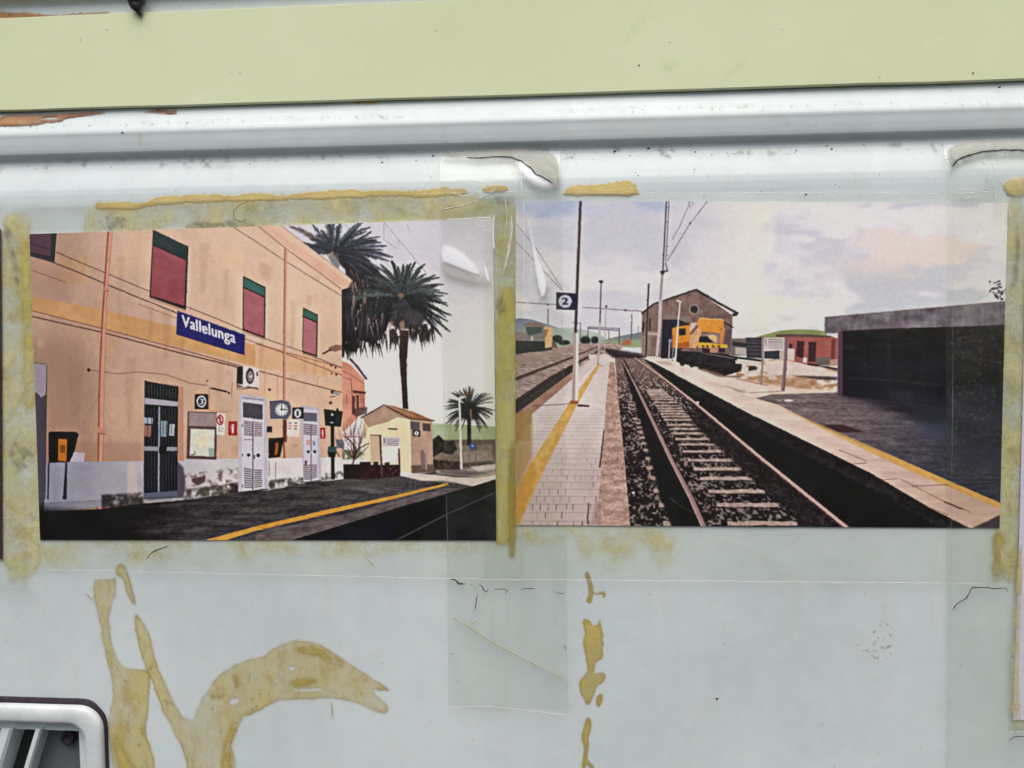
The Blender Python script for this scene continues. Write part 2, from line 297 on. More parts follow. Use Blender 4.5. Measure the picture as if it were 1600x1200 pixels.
    # name board
    c.poly(A1(1112, 742, 1535, 893, 1531, 1018, 1105, 888), lambda X, Y: n3(X, Y, (42, 38, 112), 6, 20, 38)); c.line(A1(1112, 742, 1535, 893), 1, (70, 66, 140), .6); c.line(A1(1105, 888, 1531, 1018), 1, (24, 20, 62), .8)
    c.text('Vallelunga', A1(1144, 838)[0], A1(1474, 944)[0] - A1(1144, 838)[0], np.array((-.8, -17.5)), (230, 230, 240), .75)
    # ---- white dado
    dado = [(66, 722), (225, 720), (287, 717), (375, 716), (420, 716), (470, 715), (538, 714), (539, 748), (420, 768), (300, 782), (225, 785), (66, 800)]
    c.poly(dado, lambda X, Y: mixc((146, 144, 160), (212, 204, 204), ss(70, 420, X)) + ((fbm(X, Y, 26, 40) - .5) * 26)[..., None])
    c.poly(A3(650, 570, 800, 575, 790, 760, 650, 775), (160, 154, 164), .35, 4); c.poly(A3(800, 565, 860, 565, 870, 840, 825, 840, 800, 740), (206, 182, 170), .7, 3)
    def grime(pts, k, seed, th=.5, s=7): c.poly(pts, lambda X, Y: n3(X, Y, k, 22, 5, seed + 1), lambda X, Y: ss(th - .14, th + .22, fbm(X, Y, s, seed)) * .85, 2)
    grime(A3(1150, 640, 1500, 600, 1500, 780, 1150, 800), (112, 88, 82), 41, .62); grime(A3(1150, 740, 1500, 690, 1500, 780, 1150, 810), (66, 58, 46), 43, .42); grime(A3(640, 770, 900, 756, 900, 850, 640, 870), (44, 38, 38), 45, .36, 12)
    c.poly(A3(1200, 670, 1290, 652, 1285, 690, 1240, 715, 1205, 690), (82, 54, 52), .85, 1); c.poly(A3(1365, 640, 1395, 630, 1390, 690, 1370, 680), (104, 78, 76), .7, 1)
    c.poly(A3(1110, 560, 1150, 600, 1165, 700, 1150, 790, 1105, 790), (54, 46, 66), .8, 2); grime(S1(330, 1040, 960, 960, 975, 1000, 600, 1090, 330, 1110), (58, 54, 46), 47, .4); grime(S1(0, 1060, 70, 1080, 70, 1180, 0, 1180), (60, 40, 36), 49, .35)
    c.line(S1(390, 880, 388, 1040), 1, (96, 82, 78), .8); c.line(S1(335, 870, 335, 1000), 1.2, (110, 88, 80), .7)
    # left corner post, phone hood
    c.poly([(46, 567), (75, 569.5), (74, 620), (72, 760), (68, 845), (46, 845)], (72, 68, 80)); c.poly([(46, 567), (75, 569.5), (73, 616), (66, 621), (58, 613), (46, 616)], (152, 140, 150))
    c.line([(75, 569), (52, 566)], 1.4, (110, 78, 72)); c.line([(74.5, 570), (72, 780)], 1, (44, 38, 46), .8)
    c.poly(A3(440, 505, 535, 508, 530, 565, 430, 565), (178, 170, 184)); c.poly(A3(308, 385, 320, 376, 480, 378, 497, 392, 470, 500, 440, 566, 310, 572), (18, 12, 16)); c.poly(A3(370, 420, 425, 424, 420, 560, 368, 558), (188, 108, 26)); c.poly(A3(380, 460, 415, 460, 412, 510, 380, 505), (110, 62, 24), .8)
    c.line(A3(310, 570, 305, 800), 2.5, (34, 28, 38), .85); c.line(A3(420, 570, 410, 800), 3, (30, 24, 34), .85, 6)
    # barred door
    c.poly(A3(908, 60, 1150, 100, 1152, 560, 1112, 560, 1112, 120), (186, 134, 110)); c.poly(A3(908, 60, 1118, 96, 1112, 788, 903, 800), (20, 20, 26))
    for k in range(11):
        x = 229 + k * 4.6; c.line([(x, 600), (x, 622)], 1.3, (82, 92, 98), .8)
        c.line([(x - .6, 636), (x - .8, 768)], 1.1, (84, 88, 104), .75)
    for q, k in [((905, 285, 962, 292, 958, 330, 905, 325), (176, 190, 206)), ((905, 335, 952, 340, 945, 408, 905, 405), (176, 122, 100)), ((1010, 308, 1052, 310, 1048, 410, 1010, 408), (152, 176, 190)), ((1065, 328, 1098, 330, 1092, 404, 1062, 402), (196, 200, 208))]:
        c.poly(A3(*q), k, .85)
    for x in (232, 238, 256, 261, 269): c.line([(x, 650), (x, 682)], 1.1, (50, 52, 60), .8)
    c.poly(A3(908, 165, 1118, 190, 1115, 220, 908, 205), (164, 158, 170)); c.line(A3(1000, 220, 996, 780), 2.2, (158, 158, 174)); c.poly(A3(904, 468, 1112, 472, 1112, 498, 904, 496), (140, 140, 152)); c.poly(A3(1000, 465, 1050, 468, 1040, 520, 1000, 515), (20, 18, 22))
    c.poly(A3(903, 760, 1112, 745, 1112, 790, 903, 802), (92, 96, 116))
    # platform sign 3, board, plates
    c.poly(A3(1222, 142, 1306, 142, 1306, 238, 1220, 236), (28, 24, 46)); c.circ(315.8, 627.3, 7.6, (206, 204, 214), 1, 9.5); c.circ(315.8, 627.3, 5.2, (28, 24, 46), 1, 7); c.text('3', (313.3, 631.5), (5.2, 0), (0, -8.6), (206, 204, 214), .35)
    c.line(A3(1320, 105, 1425, 128), 2.6, (74, 48, 44)); c.line(A3(1312, 95, 1312, 245, 1425, 252), 1.2, (180, 106, 82), .8); c.line(A3(1455, 70, 1450, 160), 1.2, (150, 94, 76), .8); c.circ(*A3(1435, 135)[0], 1.8, (60, 40, 36))
    c.poly(A3(1177, 250, 1362, 256, 1357, 552, 1171, 546), (98, 72, 76)); c.poly(A3(1186, 256, 1356, 262, 1354, 345, 1184, 340), lambda X, Y: n3(X, Y, (156, 134, 132), 12, 8, 51)); c.poly(A3(1196, 358, 1346, 364, 1342, 532, 1190, 526), lambda X, Y: mixc((206, 206, 190), (226, 214, 172), ss(16, 4, np.hypot(X - 318, Y - 690)) * .7) + ((fbm(X, Y, 4, 52) - .5) * 26)[..., None])
    c.line(A3(1198, 520, 1222, 520, 1222, 500), 1.2, (60, 56, 60)); c.poly(A3(1310, 480, 1342, 480, 1342, 530, 1310, 528), (132, 150, 140), .7)
    c.poly(A3(1358, 262, 1412, 264, 1408, 398, 1357, 396), (224, 210, 204)); c.circ(345, 656, 5.6, (186, 44, 48), 1, 8.4); c.circ(345, 656, 3.7, (226, 206, 200), 1, 6); c.line([(344.5, 651), (345.5, 661)], 2.2, (40, 26, 30)); c.line([(341.5, 651), (348.5, 661.5)], 1.2, (180, 44, 48))
    for y in (668, 671, 674): c.line([(341, y), (350, y + .3)], .9, (132, 110, 110), .8)
    def ext(x0, y0, x1, y1):
        c.rect(x0, y0, x1, y1, (168, 30, 38)); w = x1 - x0; h = y1 - y0
        c.line([(x0 + w * .52, y0 + h * .3), (x0 + w * .5, y1 - h * .15)], w * .22, (232, 214, 212)); c.line([(x0 + w * .35, y0 + h * .24), (x0 + w * .68, y0 + h * .24)], 1.6, (232, 214, 212)); c.line([(x0 + w * .3, y0 + h * .3), (x0 + w * .28, y0 + h * .6)], .9, (222, 190, 190))
    ext(358, 658, 371.5, 680); ext(501, 668, 509, 685)
    # air-conditioning unit
    c.poly(S1(55, 200, 140, 205, 245, 250, 60, 268), (120, 88, 76), .8); c.poly(S1(62, 66, 118, 62, 250, 85, 250, 245, 115, 240, 55, 210), (214, 204, 198)); c.poly(S1(62, 70, 112, 66, 110, 222, 58, 212), (44, 30, 40))
    c.circ(*S1(172, 150)[0], 6.6, (74, 62, 66), 1, 12.5); c.circ(*S1(176, 152)[0], 4.4, (152, 138, 138), .9, 8.5); c.circ(*S1(178, 154)[0], 2.2, (206, 196, 196)); c.line(S1(232, 115, 234, 150), 2.2, (70, 58, 62)); c.line(S1(60, 262, 150, 240), 1.8, (196, 180, 172)); c.line(S1(150, 240, 245, 262), 1.4, (64, 46, 46))
    # white louvred doors
    def louv(q, n):
        q = np.asarray(q); 
        for k in range(n):
            t0, t1 = k / n, (k + .5) / n; a = q[0] + (q[3] - q[0]) * t0; b = q[1] + (q[2] - q[1]) * t0; d = q[1] + (q[2] - q[1]) * t1; e = q[0] + (q[3] - q[0]) * t1
            c.poly([a, b, d, e], (88, 66, 72), .85)
    c.poly(S1(78, 300, 312, 335, 325, 1120, 100, 1145, 72, 1130), lambda X, Y: n3(X, Y, (186, 180, 194), 10, 14, 53)); c.poly(S1(100, 345, 290, 372, 292, 1100, 105, 1130), (204, 198, 208)); c.line(S1(110, 335, 290, 355), 1.1, (104, 90, 100)); c.line(S1(100, 1140, 325, 1112), 1.6, (60, 48, 54))
    c.poly(S1(112, 370, 280, 392, 278, 520, 112, 500), (96, 94, 104))
    for k in range(14): c.line(S1(118 + k * 12, 374 + k * 1.6, 118 + k * 12, 500 + k * 1.6), .9, (40, 38, 46), .9)
    louv(S1(122, 530, 192, 540, 192, 665, 122, 660), 8); louv(S1(208, 540, 274, 548, 274, 670, 208, 668), 8); louv(S1(122, 930, 190, 945, 190, 1110, 122, 1110), 9); louv(S1(206, 945, 274, 950, 274, 1100, 206, 1110), 9)
    c.line(S1(198, 530, 196, 1115), 1.4, (70, 58, 68)); c.line(S1(120, 690, 190, 690), 1, (110, 96, 104)); c.circ(*S1(160, 822)[0], 2.6, (30, 22, 28)); c.circ(*S1(242, 824)[0], 2.8, (30, 22, 28)); c.line(S1(210, 820, 210, 855), 1.6, (50, 36, 42))
    for y in (560, 810, 1075): c.line(S1(108, y, 108, y + 22), 1.4, (84, 70, 80))
    c.poly(S1(600, 395, 755, 420, 780, 1040, 625, 1058), lambda X, Y: n3(X, Y, (182, 176, 192), 10, 12, 54)); c.poly(S1(625, 430, 745, 440, 750, 1035, 632, 1050), (202, 196, 208)); c.line(S1(620, 1056, 780, 1038), 1.4, (62, 50, 56)); c.poly(S1(628, 458, 742, 466, 742, 538, 628, 532), (112, 110, 126))
    for k in range(9): c.line(S1(634 + k * 12, 462, 634 + k * 12, 534), .8, (70, 68, 84), .8)
    louv(S1(628, 556, 688, 562, 688, 660, 628, 652), 6); louv(S1(696, 562, 742, 568, 742, 660, 696, 658), 6); louv(S1(630, 905, 688, 905, 688, 1035, 630, 1040), 8); louv(S1(698, 905, 742, 905, 742, 1020, 698, 1030), 8)
    c.line(S1(691, 560, 692, 1045), 1.2, (76, 62, 72)); c.circ(*S1(667, 794)[0], 2.3, (32, 24, 30)); c.circ(*S1(722, 792)[0], 2.3, (32, 24, 30)); c.poly(S1(652, 695, 682, 690, 682, 738, 652, 735), (216, 140, 126), .8); c.poly(S1(706, 700, 728, 700, 728, 742, 706, 742), (120, 130, 156), .8); c.poly(S1(636, 870, 660, 870, 655, 905, 640, 905), (92, 44, 46), .8)
    # clock, sign 1, poster, wall phone
    c.poly(S1(338, 365, 440, 355, 500, 365, 522, 410, 520, 470, 490, 512, 345, 515), (94, 92, 112)); c.poly(S1(338, 365, 440, 355, 445, 365, 350, 375), (70, 64, 84)); c.circ(*S1(440, 437)[0], 9.9, (212, 210, 212), 1, 9.8)
    for k in range(12):
        a = k * math.pi / 6; o = S1(440, 437)[0]; c.line([o + np.array((math.sin(a), -math.cos(a))) * 7.6, o + np.array((math.sin(a), -math.cos(a))) * 9.2], 1.3, (62, 60, 68))
    c.line(S1(440, 437, 440, 398), 1.5, (30, 28, 34)); c.line(S1(432, 436, 490, 433), 1.3, (30, 28, 34)); c.circ(*S1(440, 437)[0], 1.4, (30, 28, 34))
    c.poly(S1(532, 418, 628, 416, 628, 512, 530, 514), (28, 22, 42)); c.circ(*S1(578, 466)[0], 5.6, (216, 212, 218), 1, 6.9); c.text('1', S1(570, 488)[0], (2.6, 0), (0, -7.6), (28, 22, 42), .35)
    c.poly(S1(486, 520, 596, 520, 592, 668, 484, 662), (226, 208, 198))
    for x, y, k in [(512, 548, (60, 50, 60)), (512, 572, (180, 60, 60)), (512, 594, (170, 60, 60)), (562, 548, (60, 50, 60)), (560, 574, (150, 60, 66)), (560, 596, (90, 70, 80))]: c.line(S1(x - 13, y, x + 13, y + 3), 1.4, k, .85)
    c.rect(*S1(315, 578)[0], *S1(360, 628)[0], (38, 32, 36)); c.poly(S1(330, 678, 462, 672, 428, 838, 330, 850), (38, 22, 22)); c.poly(S1(392, 715, 415, 710, 410, 815, 378, 825), (176, 100, 40), .9, .8); c.circ(*S1(338, 265)[0], 2.2, (66, 42, 40)); c.line(S1(545, 742, 575, 742), 1.4, (150, 104, 80), .8)
    # camera, monitor on post, boxes
    c.circ(*S1(875, 285)[0], 3, (34, 28, 34)); c.line(S1(880, 285, 935, 310), 4, (150, 146, 150)); c.line(S1(850, 328, 905, 320), 1, (60, 44, 44)); c.circ(*S1(858, 378)[0], 2.6, (120, 96, 84)); c.circ(*S1(860, 374)[0], 1.5, (52, 40, 42))
    c.poly(S1(858, 560, 888, 560, 892, 1030, 862, 1030), (22, 18, 24)); c.poly(S1(800, 430, 962, 450, 945, 580, 890, 578, 812, 572), (24, 24, 28)); c.poly(S1(905, 470, 955, 458, 945, 570, 900, 560), (42, 46, 48)); c.circ(*S1(915, 435)[0], 2, (24, 22, 26))
    c.poly(S1(855, 485, 872, 462, 888, 486), (206, 206, 210)); c.line(S1(852, 545, 880, 548), 2, (196, 196, 200))
    c.poly(S1(900, 688, 958, 690, 975, 720, 972, 770, 910, 760), (112, 110, 122)); c.poly(S1(835, 748, 912, 752, 905, 800, 836, 798), (62, 84, 86)); c.poly(S1(832, 798, 905, 798, 895, 842, 840, 838), (20, 18, 22)); c.line(S1(905, 790, 935, 838), 1.4, (34, 26, 32))
    c.poly(A2(455, 972, 500, 953, 543, 958, 542, 985, 500, 998, 465, 992), (148, 104, 84)); c.line(A2(420, 1012, 470, 985), 2.4, (52, 38, 38))
    # ---- small hut
    c.poly(S2(200, 500, 385, 395, 610, 520, 620, 980, 275, 900, 215, 840), lambda X, Y: n3(X, Y, (236, 208, 170), 10, 14, 55)); c.poly(S2(200, 500, 385, 395, 610, 520, 500, 500, 400, 545, 250, 585), lambda X, Y: n3(X, Y, (178, 146, 122), 12, 9, 56)); c.poly(S2(265, 655, 345, 655, 350, 900, 275, 900), (196, 164, 134), .8)
    c.poly(S2(608, 515, 795, 530, 806, 960, 620, 970), lambda X, Y: n3(X, Y, (186, 152, 128), 14, 9, 57)); c.poly(S2(615, 910, 806, 900, 815, 970, 620, 980), (104, 80, 70), .9, 1)
    c.poly(S2(380, 392, 470, 405, 640, 455, 815, 530, 600, 512, 455, 440), lambda X, Y: n3(X, Y, (158, 104, 72), 26, 5, 58)); c.line(S2(185, 508, 290, 450, 385, 395, 480, 450, 605, 512, 815, 530), 2.2, (92, 72, 66)); c.line(S2(390, 392, 640, 490), 1.4, (196, 170, 150), .7)
    c.poly(S2(608, 535, 688, 542, 690, 610, 612, 605), (96, 84, 90)); c.poly(S2(714, 550, 780, 556, 782, 622, 716, 615), (92, 74, 70)); c.line(S2(420, 598, 498, 602), 2, (52, 40, 46)); c.poly(S2(632, 608, 694, 612, 694, 666, 632, 662), (24, 22, 36)); c.circ(*S2(663, 637)[0], 3.6, (206, 204, 210)); c.line(S2(663, 628, 664, 646), 1.3, (40, 36, 48))
    c.poly(S2(695, 790, 715, 770, 730, 800, 752, 850, 755, 945, 700, 940), (128, 102, 96), .85, .8); c.line(S2(742, 830, 746, 950), 2, (170, 160, 164), .8)
    # bushes, tree, planters, notice board
    grime(S2(30, 780, 210, 770, 220, 860, 30, 860), (96, 104, 66), 59, .4, 5); c.poly(S2(40, 900, 210, 900, 530, 1000, 530, 1030, 40, 1050), lambda X, Y: n3(X, Y, (34, 26, 28), 16, 6, 61), 1, 1)
    for i in range(70):
        x0, y0 = S2(130, 860)[0]; a = rng.uniform(-2.6, -.5); L = rng.uniform(25, 62); mid = (x0 + L * .5 * math.cos(a) + rng.uniform(-6, 6), y0 - 10 + L * .5 * math.sin(a)); e = (mid[0] + rng.uniform(-10, 10), mid[1] + L * .5 * math.sin(a))
        if i < 12: c.line([(x0, y0), mid], 2, (76, 50, 48), .8, 1)
        c.line([mid, e], 1.0, (104, 76, 72), .55, .4)
    c.line(S2(120, 900, 150, 780, 100, 700, 40, 660), 3, (70, 46, 44), .9, 1.2); c.line(S2(150, 790, 180, 760, 260, 720), 2.4, (74, 50, 46), .9, 1.2); c.line(S2(30, 665, 165, 665), 1.2, (176, 70, 64), .8)
    c.poly(S2(175, 880, 260, 880, 265, 1010, 190, 1010), (52, 26, 34)); c.poly(S2(215, 905, 520, 905, 525, 1000, 215, 1030), lambda X, Y: n3(X, Y, (56, 30, 36), 16, 5, 62)); grime(S2(430, 915, 510, 915, 510, 990, 430, 985), (128, 96, 66), 63, .5, 3)
    for x in (250, 315, 410): c.poly(S2(x - 20, 880, x + 22, 880, x + 20, 920, x - 18, 920), (50, 34, 40))
    c.poly(S2(370, 665, 520, 672, 518, 880, 372, 885), (240, 226, 212)); c.poly(S2(370, 665, 520, 672, 518, 742, 370, 745), (196, 186, 188))
    for y in (690, 705, 722, 738): c.line(S2(408, y, 508, y + 4), 1.1, (128, 116, 124), .8)
    c.line(S2(388, 680, 390, 720), 2.2, (110, 98, 110), .8); c.line(S2(352, 650, 368, 1010), 3, (84, 60, 66)); c.line(S2(512, 765, 520, 990), 2.6, (92, 56, 64)); c.line(S2(270, 652, 365, 655), 1.6, (116, 92, 80))
    # ---- platform
    g = [(40, 800), (160, 795), (225, 786), (300, 780), (375, 768), (420, 766), (480, 754), (540, 748), (575, 750), (640, 742), (690, 736), (800, 728), (800, 900), (40, 900)]
    def gcol(X, Y):
        k = mixc((16, 11, 18), (96, 86, 84), ss(90, 420, X + (Y - 800) * .8)); k = mixc(k, (110, 100, 98), ss(430, 640, X) * .5)
        st = fbm(X + Y * 1.5, Y, 34, 65, 5, 4); v = fbm(X, Y, 4, 66, 3, 2); return k * (.12 + .85 * st + .5 * v)[..., None] * np.array((.94, .98, 1.0))
    c.poly(g, gcol)
    for k in range(26):
        t = k / 26; c.line([(180 + 460 * t, 792 - 40 * t), (40 + 520 * t, 850 - 40 * t * t + 10)], 1.2, (28, 22, 24), .22); y = 772 + 80 * t ** 1.4; c.line([(60, y + 14), (300, y + 2), (640, y - 26)], .8 + t, (26, 21, 24), .25)
    for k in range(40):
        x = rng.uniform(200, 620); y = rng.uniform(775, 835); w = rng.uniform(14, 44); c.poly([(x, y), (x + w, y - w * .09), (x + w * .9, y + 3), (x - 4, y + 4)], (rng.choice([150, 130, 40, 46]),) * 3, rng.uniform(.08, .26), 1.5)
    c.poly([(540, 748), (620, 745), (660, 752), (560, 766), (470, 772)], (92, 84, 84), .45, 3); c.poly(S2(60, 1100, 200, 1090, 460, 1140, 300, 1150), (132, 124, 128), .45, 2)
    c.poly(S2(530, 1000, 620, 978, 820, 990, 990, 1010, 1180, 1015, 1340, 985, 1340, 1030, 1150, 1090, 1000, 1060, 850, 1050, 700, 1040), lambda X, Y: n3(X, Y, (214, 200, 190), 12, 12, 66), .95, .8); c.poly(S2(830, 950, 1050, 950, 1340, 900, 1340, 985, 1150, 1010, 830, 980), lambda X, Y: n3(X, Y, (168, 154, 148), 22, 8, 67, 3), .9, 1)
    c.poly(S2(860, 950, 1150, 960, 1280, 975, 1100, 1000, 860, 975), (96, 84, 82), .7, 1.5); c.poly(S2(1120, 920, 1340, 895, 1340, 940, 1180, 960), (216, 202, 194), .7, 1); c.line(S2(1150, 1020, 1330, 975), 1.6, (204, 176, 120), .8); c.poly(S2(640, 1045, 850, 1050, 1010, 1055, 880, 1040), (70, 60, 58), .7, 1)
    c.poly([(304, 848), (340, 848), (400, 829), (520, 801), (620, 778), (702, 757), (700, 754), (620, 773), (520, 794), (400, 822)], lambda X, Y: n3(X, Y, (212, 150, 58), 16, 8, 68))
    c.poly(A4(0, 1010, 600, 880, 1180, 730, 1350, 715, 860, 858, 180, 1070, 0, 1070), lambda X, Y: n3(X, Y, (104, 92, 92), 34, 10, 69, 3), .85, .6)
    c.poly(A4(170, 1070, 450, 985, 860, 860, 1200, 765, 1520, 668, 1520, 1090, 170, 1090), lambda X, Y: n3(X, Y, (11, 11, 20), 7, 12, 71)); c.line(A4(180, 1066, 860, 860), 1.3, (120, 108, 108), .8); c.poly(A4(860, 860, 870, 1060, 500, 1065, 300, 1060, 600, 940), (20, 28, 42), .6, 3)
    c.line(A4(860, 1064, 1200, 890, 1510, 750), 1.8, (84, 80, 92), .9)
    for i in range(26):
        x = rng.uniform(1120, 1480); y = rng.uniform(840, 1050); c.line(A4(x, y, x + rng.uniform(30, 110), y + rng.uniform(-12, 0)), .9, (52, 52, 66), rng.uniform(.3, .8))
    c.poly(A4(1430, 1065, 1510, 960, 1510, 1065), (44, 42, 50), .8, 1)
    c.poly([(40, 790), (160, 800), (200, 830), (260, 860), (40, 860)], (9, 6, 12), .8, 8)
    c.img *= (1 + (fbm(c.X, c.Y, 3.2, 73, 3) - .5) * .05)[..., None]; c.img += ((vn(c.X, c.Y, 1.5, 75) - .5) * 3)[..., None] + (np.stack([vn(c.X, c.Y, 2.6, 76 + i) for i in range(3)], -1) - .5) * 2

# ---------------------------------------------------------------- picture two: the tracks
def draw_tracks(c):
    rng = random.Random(5)
    B1, B2, B3, B4 = zf(780, 290, 4), zf(1180, 290, 3.81), zf(780, 560, 4), zf(1180, 560, 3.81)
    S4, S5, S6 = zf(1000, 440, 6.665), zf(1130, 490, 8), zf(800, 440, 7.5)
    def skyc(X, Y):
        k = mixc((208, 204, 212), (226, 221, 222), ss(330, 520, Y))
        bl = ss(.48, .75, fbm(X, Y, 90, 1, 4, 45)) * ss(400, 318, Y) * ss(1010, 800, X) * 1.0
        k = mixc(k, (140, 162, 204), np.clip(bl * 1.1, 0, 1)); k = mixc(k, (188, 190, 204), ss(.42, .66, fbm(X, Y, 120, 4, 4, 60)) * .55)
        k = mixc(k, (226, 210, 202), ss(.45, .62, fbm(X, Y, 100, 9, 4, 50)) * ss(1250, 1400, X) * ss(470, 420, Y) * .9); k = mixc(k, (228, 222, 208), ss(.43, .6, fbm(X, Y, 80, 14, 4)) * ss(1080, 1200, X) * ss(1340, 1230, X) * .85); k = mixc(k, (236, 230, 236), ss(.46, .64, fbm(X, Y, 90, 29, 4, 45)) * ss(1140, 1300, X) * .6)
        return mixc(k, (190, 193, 200), ss(.40, .58, fbm(X, Y, 110, 19, 4, 55)) * ss(400, 450, Y) * ss(1100, 1250, X) * .8) + ((fbm(X, Y, 9, 27, 3, 4) - .5) * 4)[..., None]
    c.poly([(780, 290), (1620, 290), (1620, 860), (780, 860)], skyc)
    c.poly([(806, 314), (900, 314), (895, 335), (850, 345), (806, 330)], (150, 170, 208), .55, 9); c.poly([(985, 314), (1040, 314), (1040, 330), (1000, 326)], (150, 172, 212), .5, 6)
    # hills, field
    c.poly([(800, 500), (812, 497), (830, 499), (860, 508), (900, 522), (940, 528), (960, 540), (800, 545)], lambda X, Y: mixc((124, 130, 150), (158, 172, 160), ss(500, 532, Y))); c.poly(S6(480, 540, 720, 540, 1000, 600, 1100, 660, 1100, 720, 480, 720), lambda X, Y: n3(X, Y, (164, 178, 166), 8, 12, 21), .85, 1)
    c.poly(S6(1050, 690, 1250, 640, 1530, 590, 1530, 770, 1050, 760), lambda X, Y: mixc((122, 128, 132), (158, 168, 136), ss(525, 537, Y))); c.poly(S6(1180, 720, 1530, 680, 1530, 780, 1180, 760), (148, 164, 122), .8, 1)
    # wires, gantry, masts
    for q, w in [(S6(45, 242, 520, 270), 1.2), (S6(830, 302, 1080, 318, 1540, 350), 1.3), (B1(105, 350, 230, 480, 330, 590, 400, 660), .9), (B1(105, 240, 230, 390, 390, 640), .8), (B1(1305, 95, 1190, 240, 1100, 390, 1050, 470), 1.2), (B1(1195, 95, 1130, 250, 1080, 340), .9), (B1(1210, 100, 1195, 150, 1180, 100), .9), (S6(700, 480, 810, 490), 1)]:
        c.line(q, w, (112, 84, 92), .8)
    c.circ(*B1(1192, 238)[0], 1.4, (70, 56, 64)); c.circ(*S6(420, 266)[0], 1.8, (80, 60, 70)); c.circ(*S6(1330, 335)[0], 1.8, (90, 68, 74))
    for q, w in [(S6(425, 320, 422, 500), 1.6), (S6(805, 480, 800, 700), 1.3), (S6(890, 530, 888, 650), 1.6), (S6(1258, 545, 1255, 740), 2), (S6(1405, 380, 1396, 680), 1.6), (S6(1480, 520, 1480, 620), .9), (S6(890, 545, 1260, 575), 1.6), (S6(890, 530, 1258, 550), 1.2), (S6(1135, 580, 1135, 680), 1.4)]:
        c.line(q, w, (96, 84, 98), .85)
    # trees, orange wagon far away, buffer of rail yard
    for x, y, r, ry in [(530, 670, 8, 6), (600, 715, 8, 4), (860, 690, 8, 7), (970, 685, 6, 6), (640, 715, 6, 3)]: c.circ(*S6(x, y)[0], r, lambda X, Y: n3(X, Y, (42, 50, 46), 22, 4, 22), .95, ry, 1)
    c.poly(S6(1290, 690, 1390, 680, 1405, 740, 1290, 750), (176, 104, 78), .9, 1); c.poly(S6(1120, 700, 1180, 690, 1180, 740, 1120, 740), (150, 130, 128), .7, 1)
    # left yard
    yard = [(800, 548), (862, 545), (905, 537), (960, 536), (975, 540), (960, 556), (905, 600), (830, 660), (800, 680)]
    def grav(base, amp, seed, s=2.6):
        return lambda X, Y: np.asarray(base, np.float32) * (1 + amp * ((fbm(X, Y, s * (1 + (Y - 540) / 200), seed, 3) - .5) * 2))[..., None] + ((fbm(X, Y, 40, seed + 5) - .5) * 16)[..., None]
    c.poly(yard, grav((160, 136, 128), .5, 23)); c.poly(S6(40, 860, 400, 820, 700, 730, 1000, 730, 700, 800, 300, 920, 40, 980), (166, 136, 124), .6, 2)
    c.line([(934, 541), (887, 561), (806, 592)], 1.6, (84, 54, 52), .95, 5.5); c.line([(936, 548), (895, 571), (862, 590), (804, 630)], 2, (70, 46, 44), .95, 8); c.line([(934, 540.3), (887, 559), (806, 588)], .8, (190, 168, 160), .6, 1.4)
    c.poly([(804, 627), (895, 571), (897, 580), (804, 650)], (48, 44, 44), .9); c.poly([(804, 648), (897, 579), (896, 600), (831, 648), (804, 700)], lambda X, Y: n3(X, Y, (162, 122, 104), 22, 8, 25))
    # machine on the left track
    c.poly(S6(40, 690, 390, 700, 470, 770, 470, 800, 40, 850), lambda X, Y: n3(X, Y, (44, 46, 46), 14, 7, 26)); c.poly(S6(150, 510, 380, 520, 400, 700, 180, 690), (128, 124, 116)); c.poly(S6(165, 530, 360, 530, 345, 600, 190, 630), (74, 88, 82)); c.poly(S6(130, 510, 180, 482, 300, 482, 400, 520, 260, 512), (142, 110, 84)); c.poly(S6(380, 530, 480, 530, 470, 770, 390, 780), (218, 178, 122)); c.poly(S6(380, 560, 430, 560, 400, 660, 380, 640), (150, 112, 84), .8); c.poly(S6(40, 580, 170, 600, 180, 690, 40, 690), (140, 124, 126)); c.poly(S6(470, 700, 500, 700, 545, 780, 470, 780), (120, 78, 56), .9, .8); c.poly(S6(230, 640, 250, 640, 245, 690, 225, 690), (214, 204, 200), .9)
    # middle platform
    mid = [(944, 553), (958, 553), (968, 640), (976, 720), (988, 830), (800, 830), (800, 700), (831, 690), (831, 647), (905, 583), (926, 557)]
    c.poly(mid, lambda X, Y: mixc((212, 198, 194), (190, 168, 164), ss(620, 820, Y)) + ((fbm(X, Y, 30, 27) - .5) * 22)[..., None] + ((fbm(X, Y, 10, 28, 3, 2) - .5) * 12)[..., None])
    c.poly([(926, 557), (944, 553), (934, 566), (908, 592), (896, 600), (897, 580)], (206, 190, 184), .8, .8); c.poly(S6(900, 850, 1000, 850, 960, 880, 900, 905), (222, 212, 206), .9, .8)
    y = 640.; k = 0
    while y < 830:
        st = 4 + (y - 640) * .06; c.line([(835 - (y - 640) * .1, y), (945 - (y - 640) * .05, y + .6)], .7 + (y - 640) * .002, (132, 108, 108), .25 + .25 * (y - 640) / 190)
        for j in range(9):
            if rng.random() < .65 and y > 690: x = 832 + j * 13 + (k % 2) * 6 + rng.uniform(-3, 3); c.line([(x, y), (x - .8, y + st * .75)], .8 + (y - 690) * .007, (92, 62, 66), rng.uniform(.2, .85) * (y - 650) / 170)
        y += st; k += 1
    curb = [(953, 566), (960, 566), (966, 622), (970, 665), (975, 715), (980, 765), (988, 830), (930, 830), (936, 770), (940, 722), (944, 670), (947, 622)]
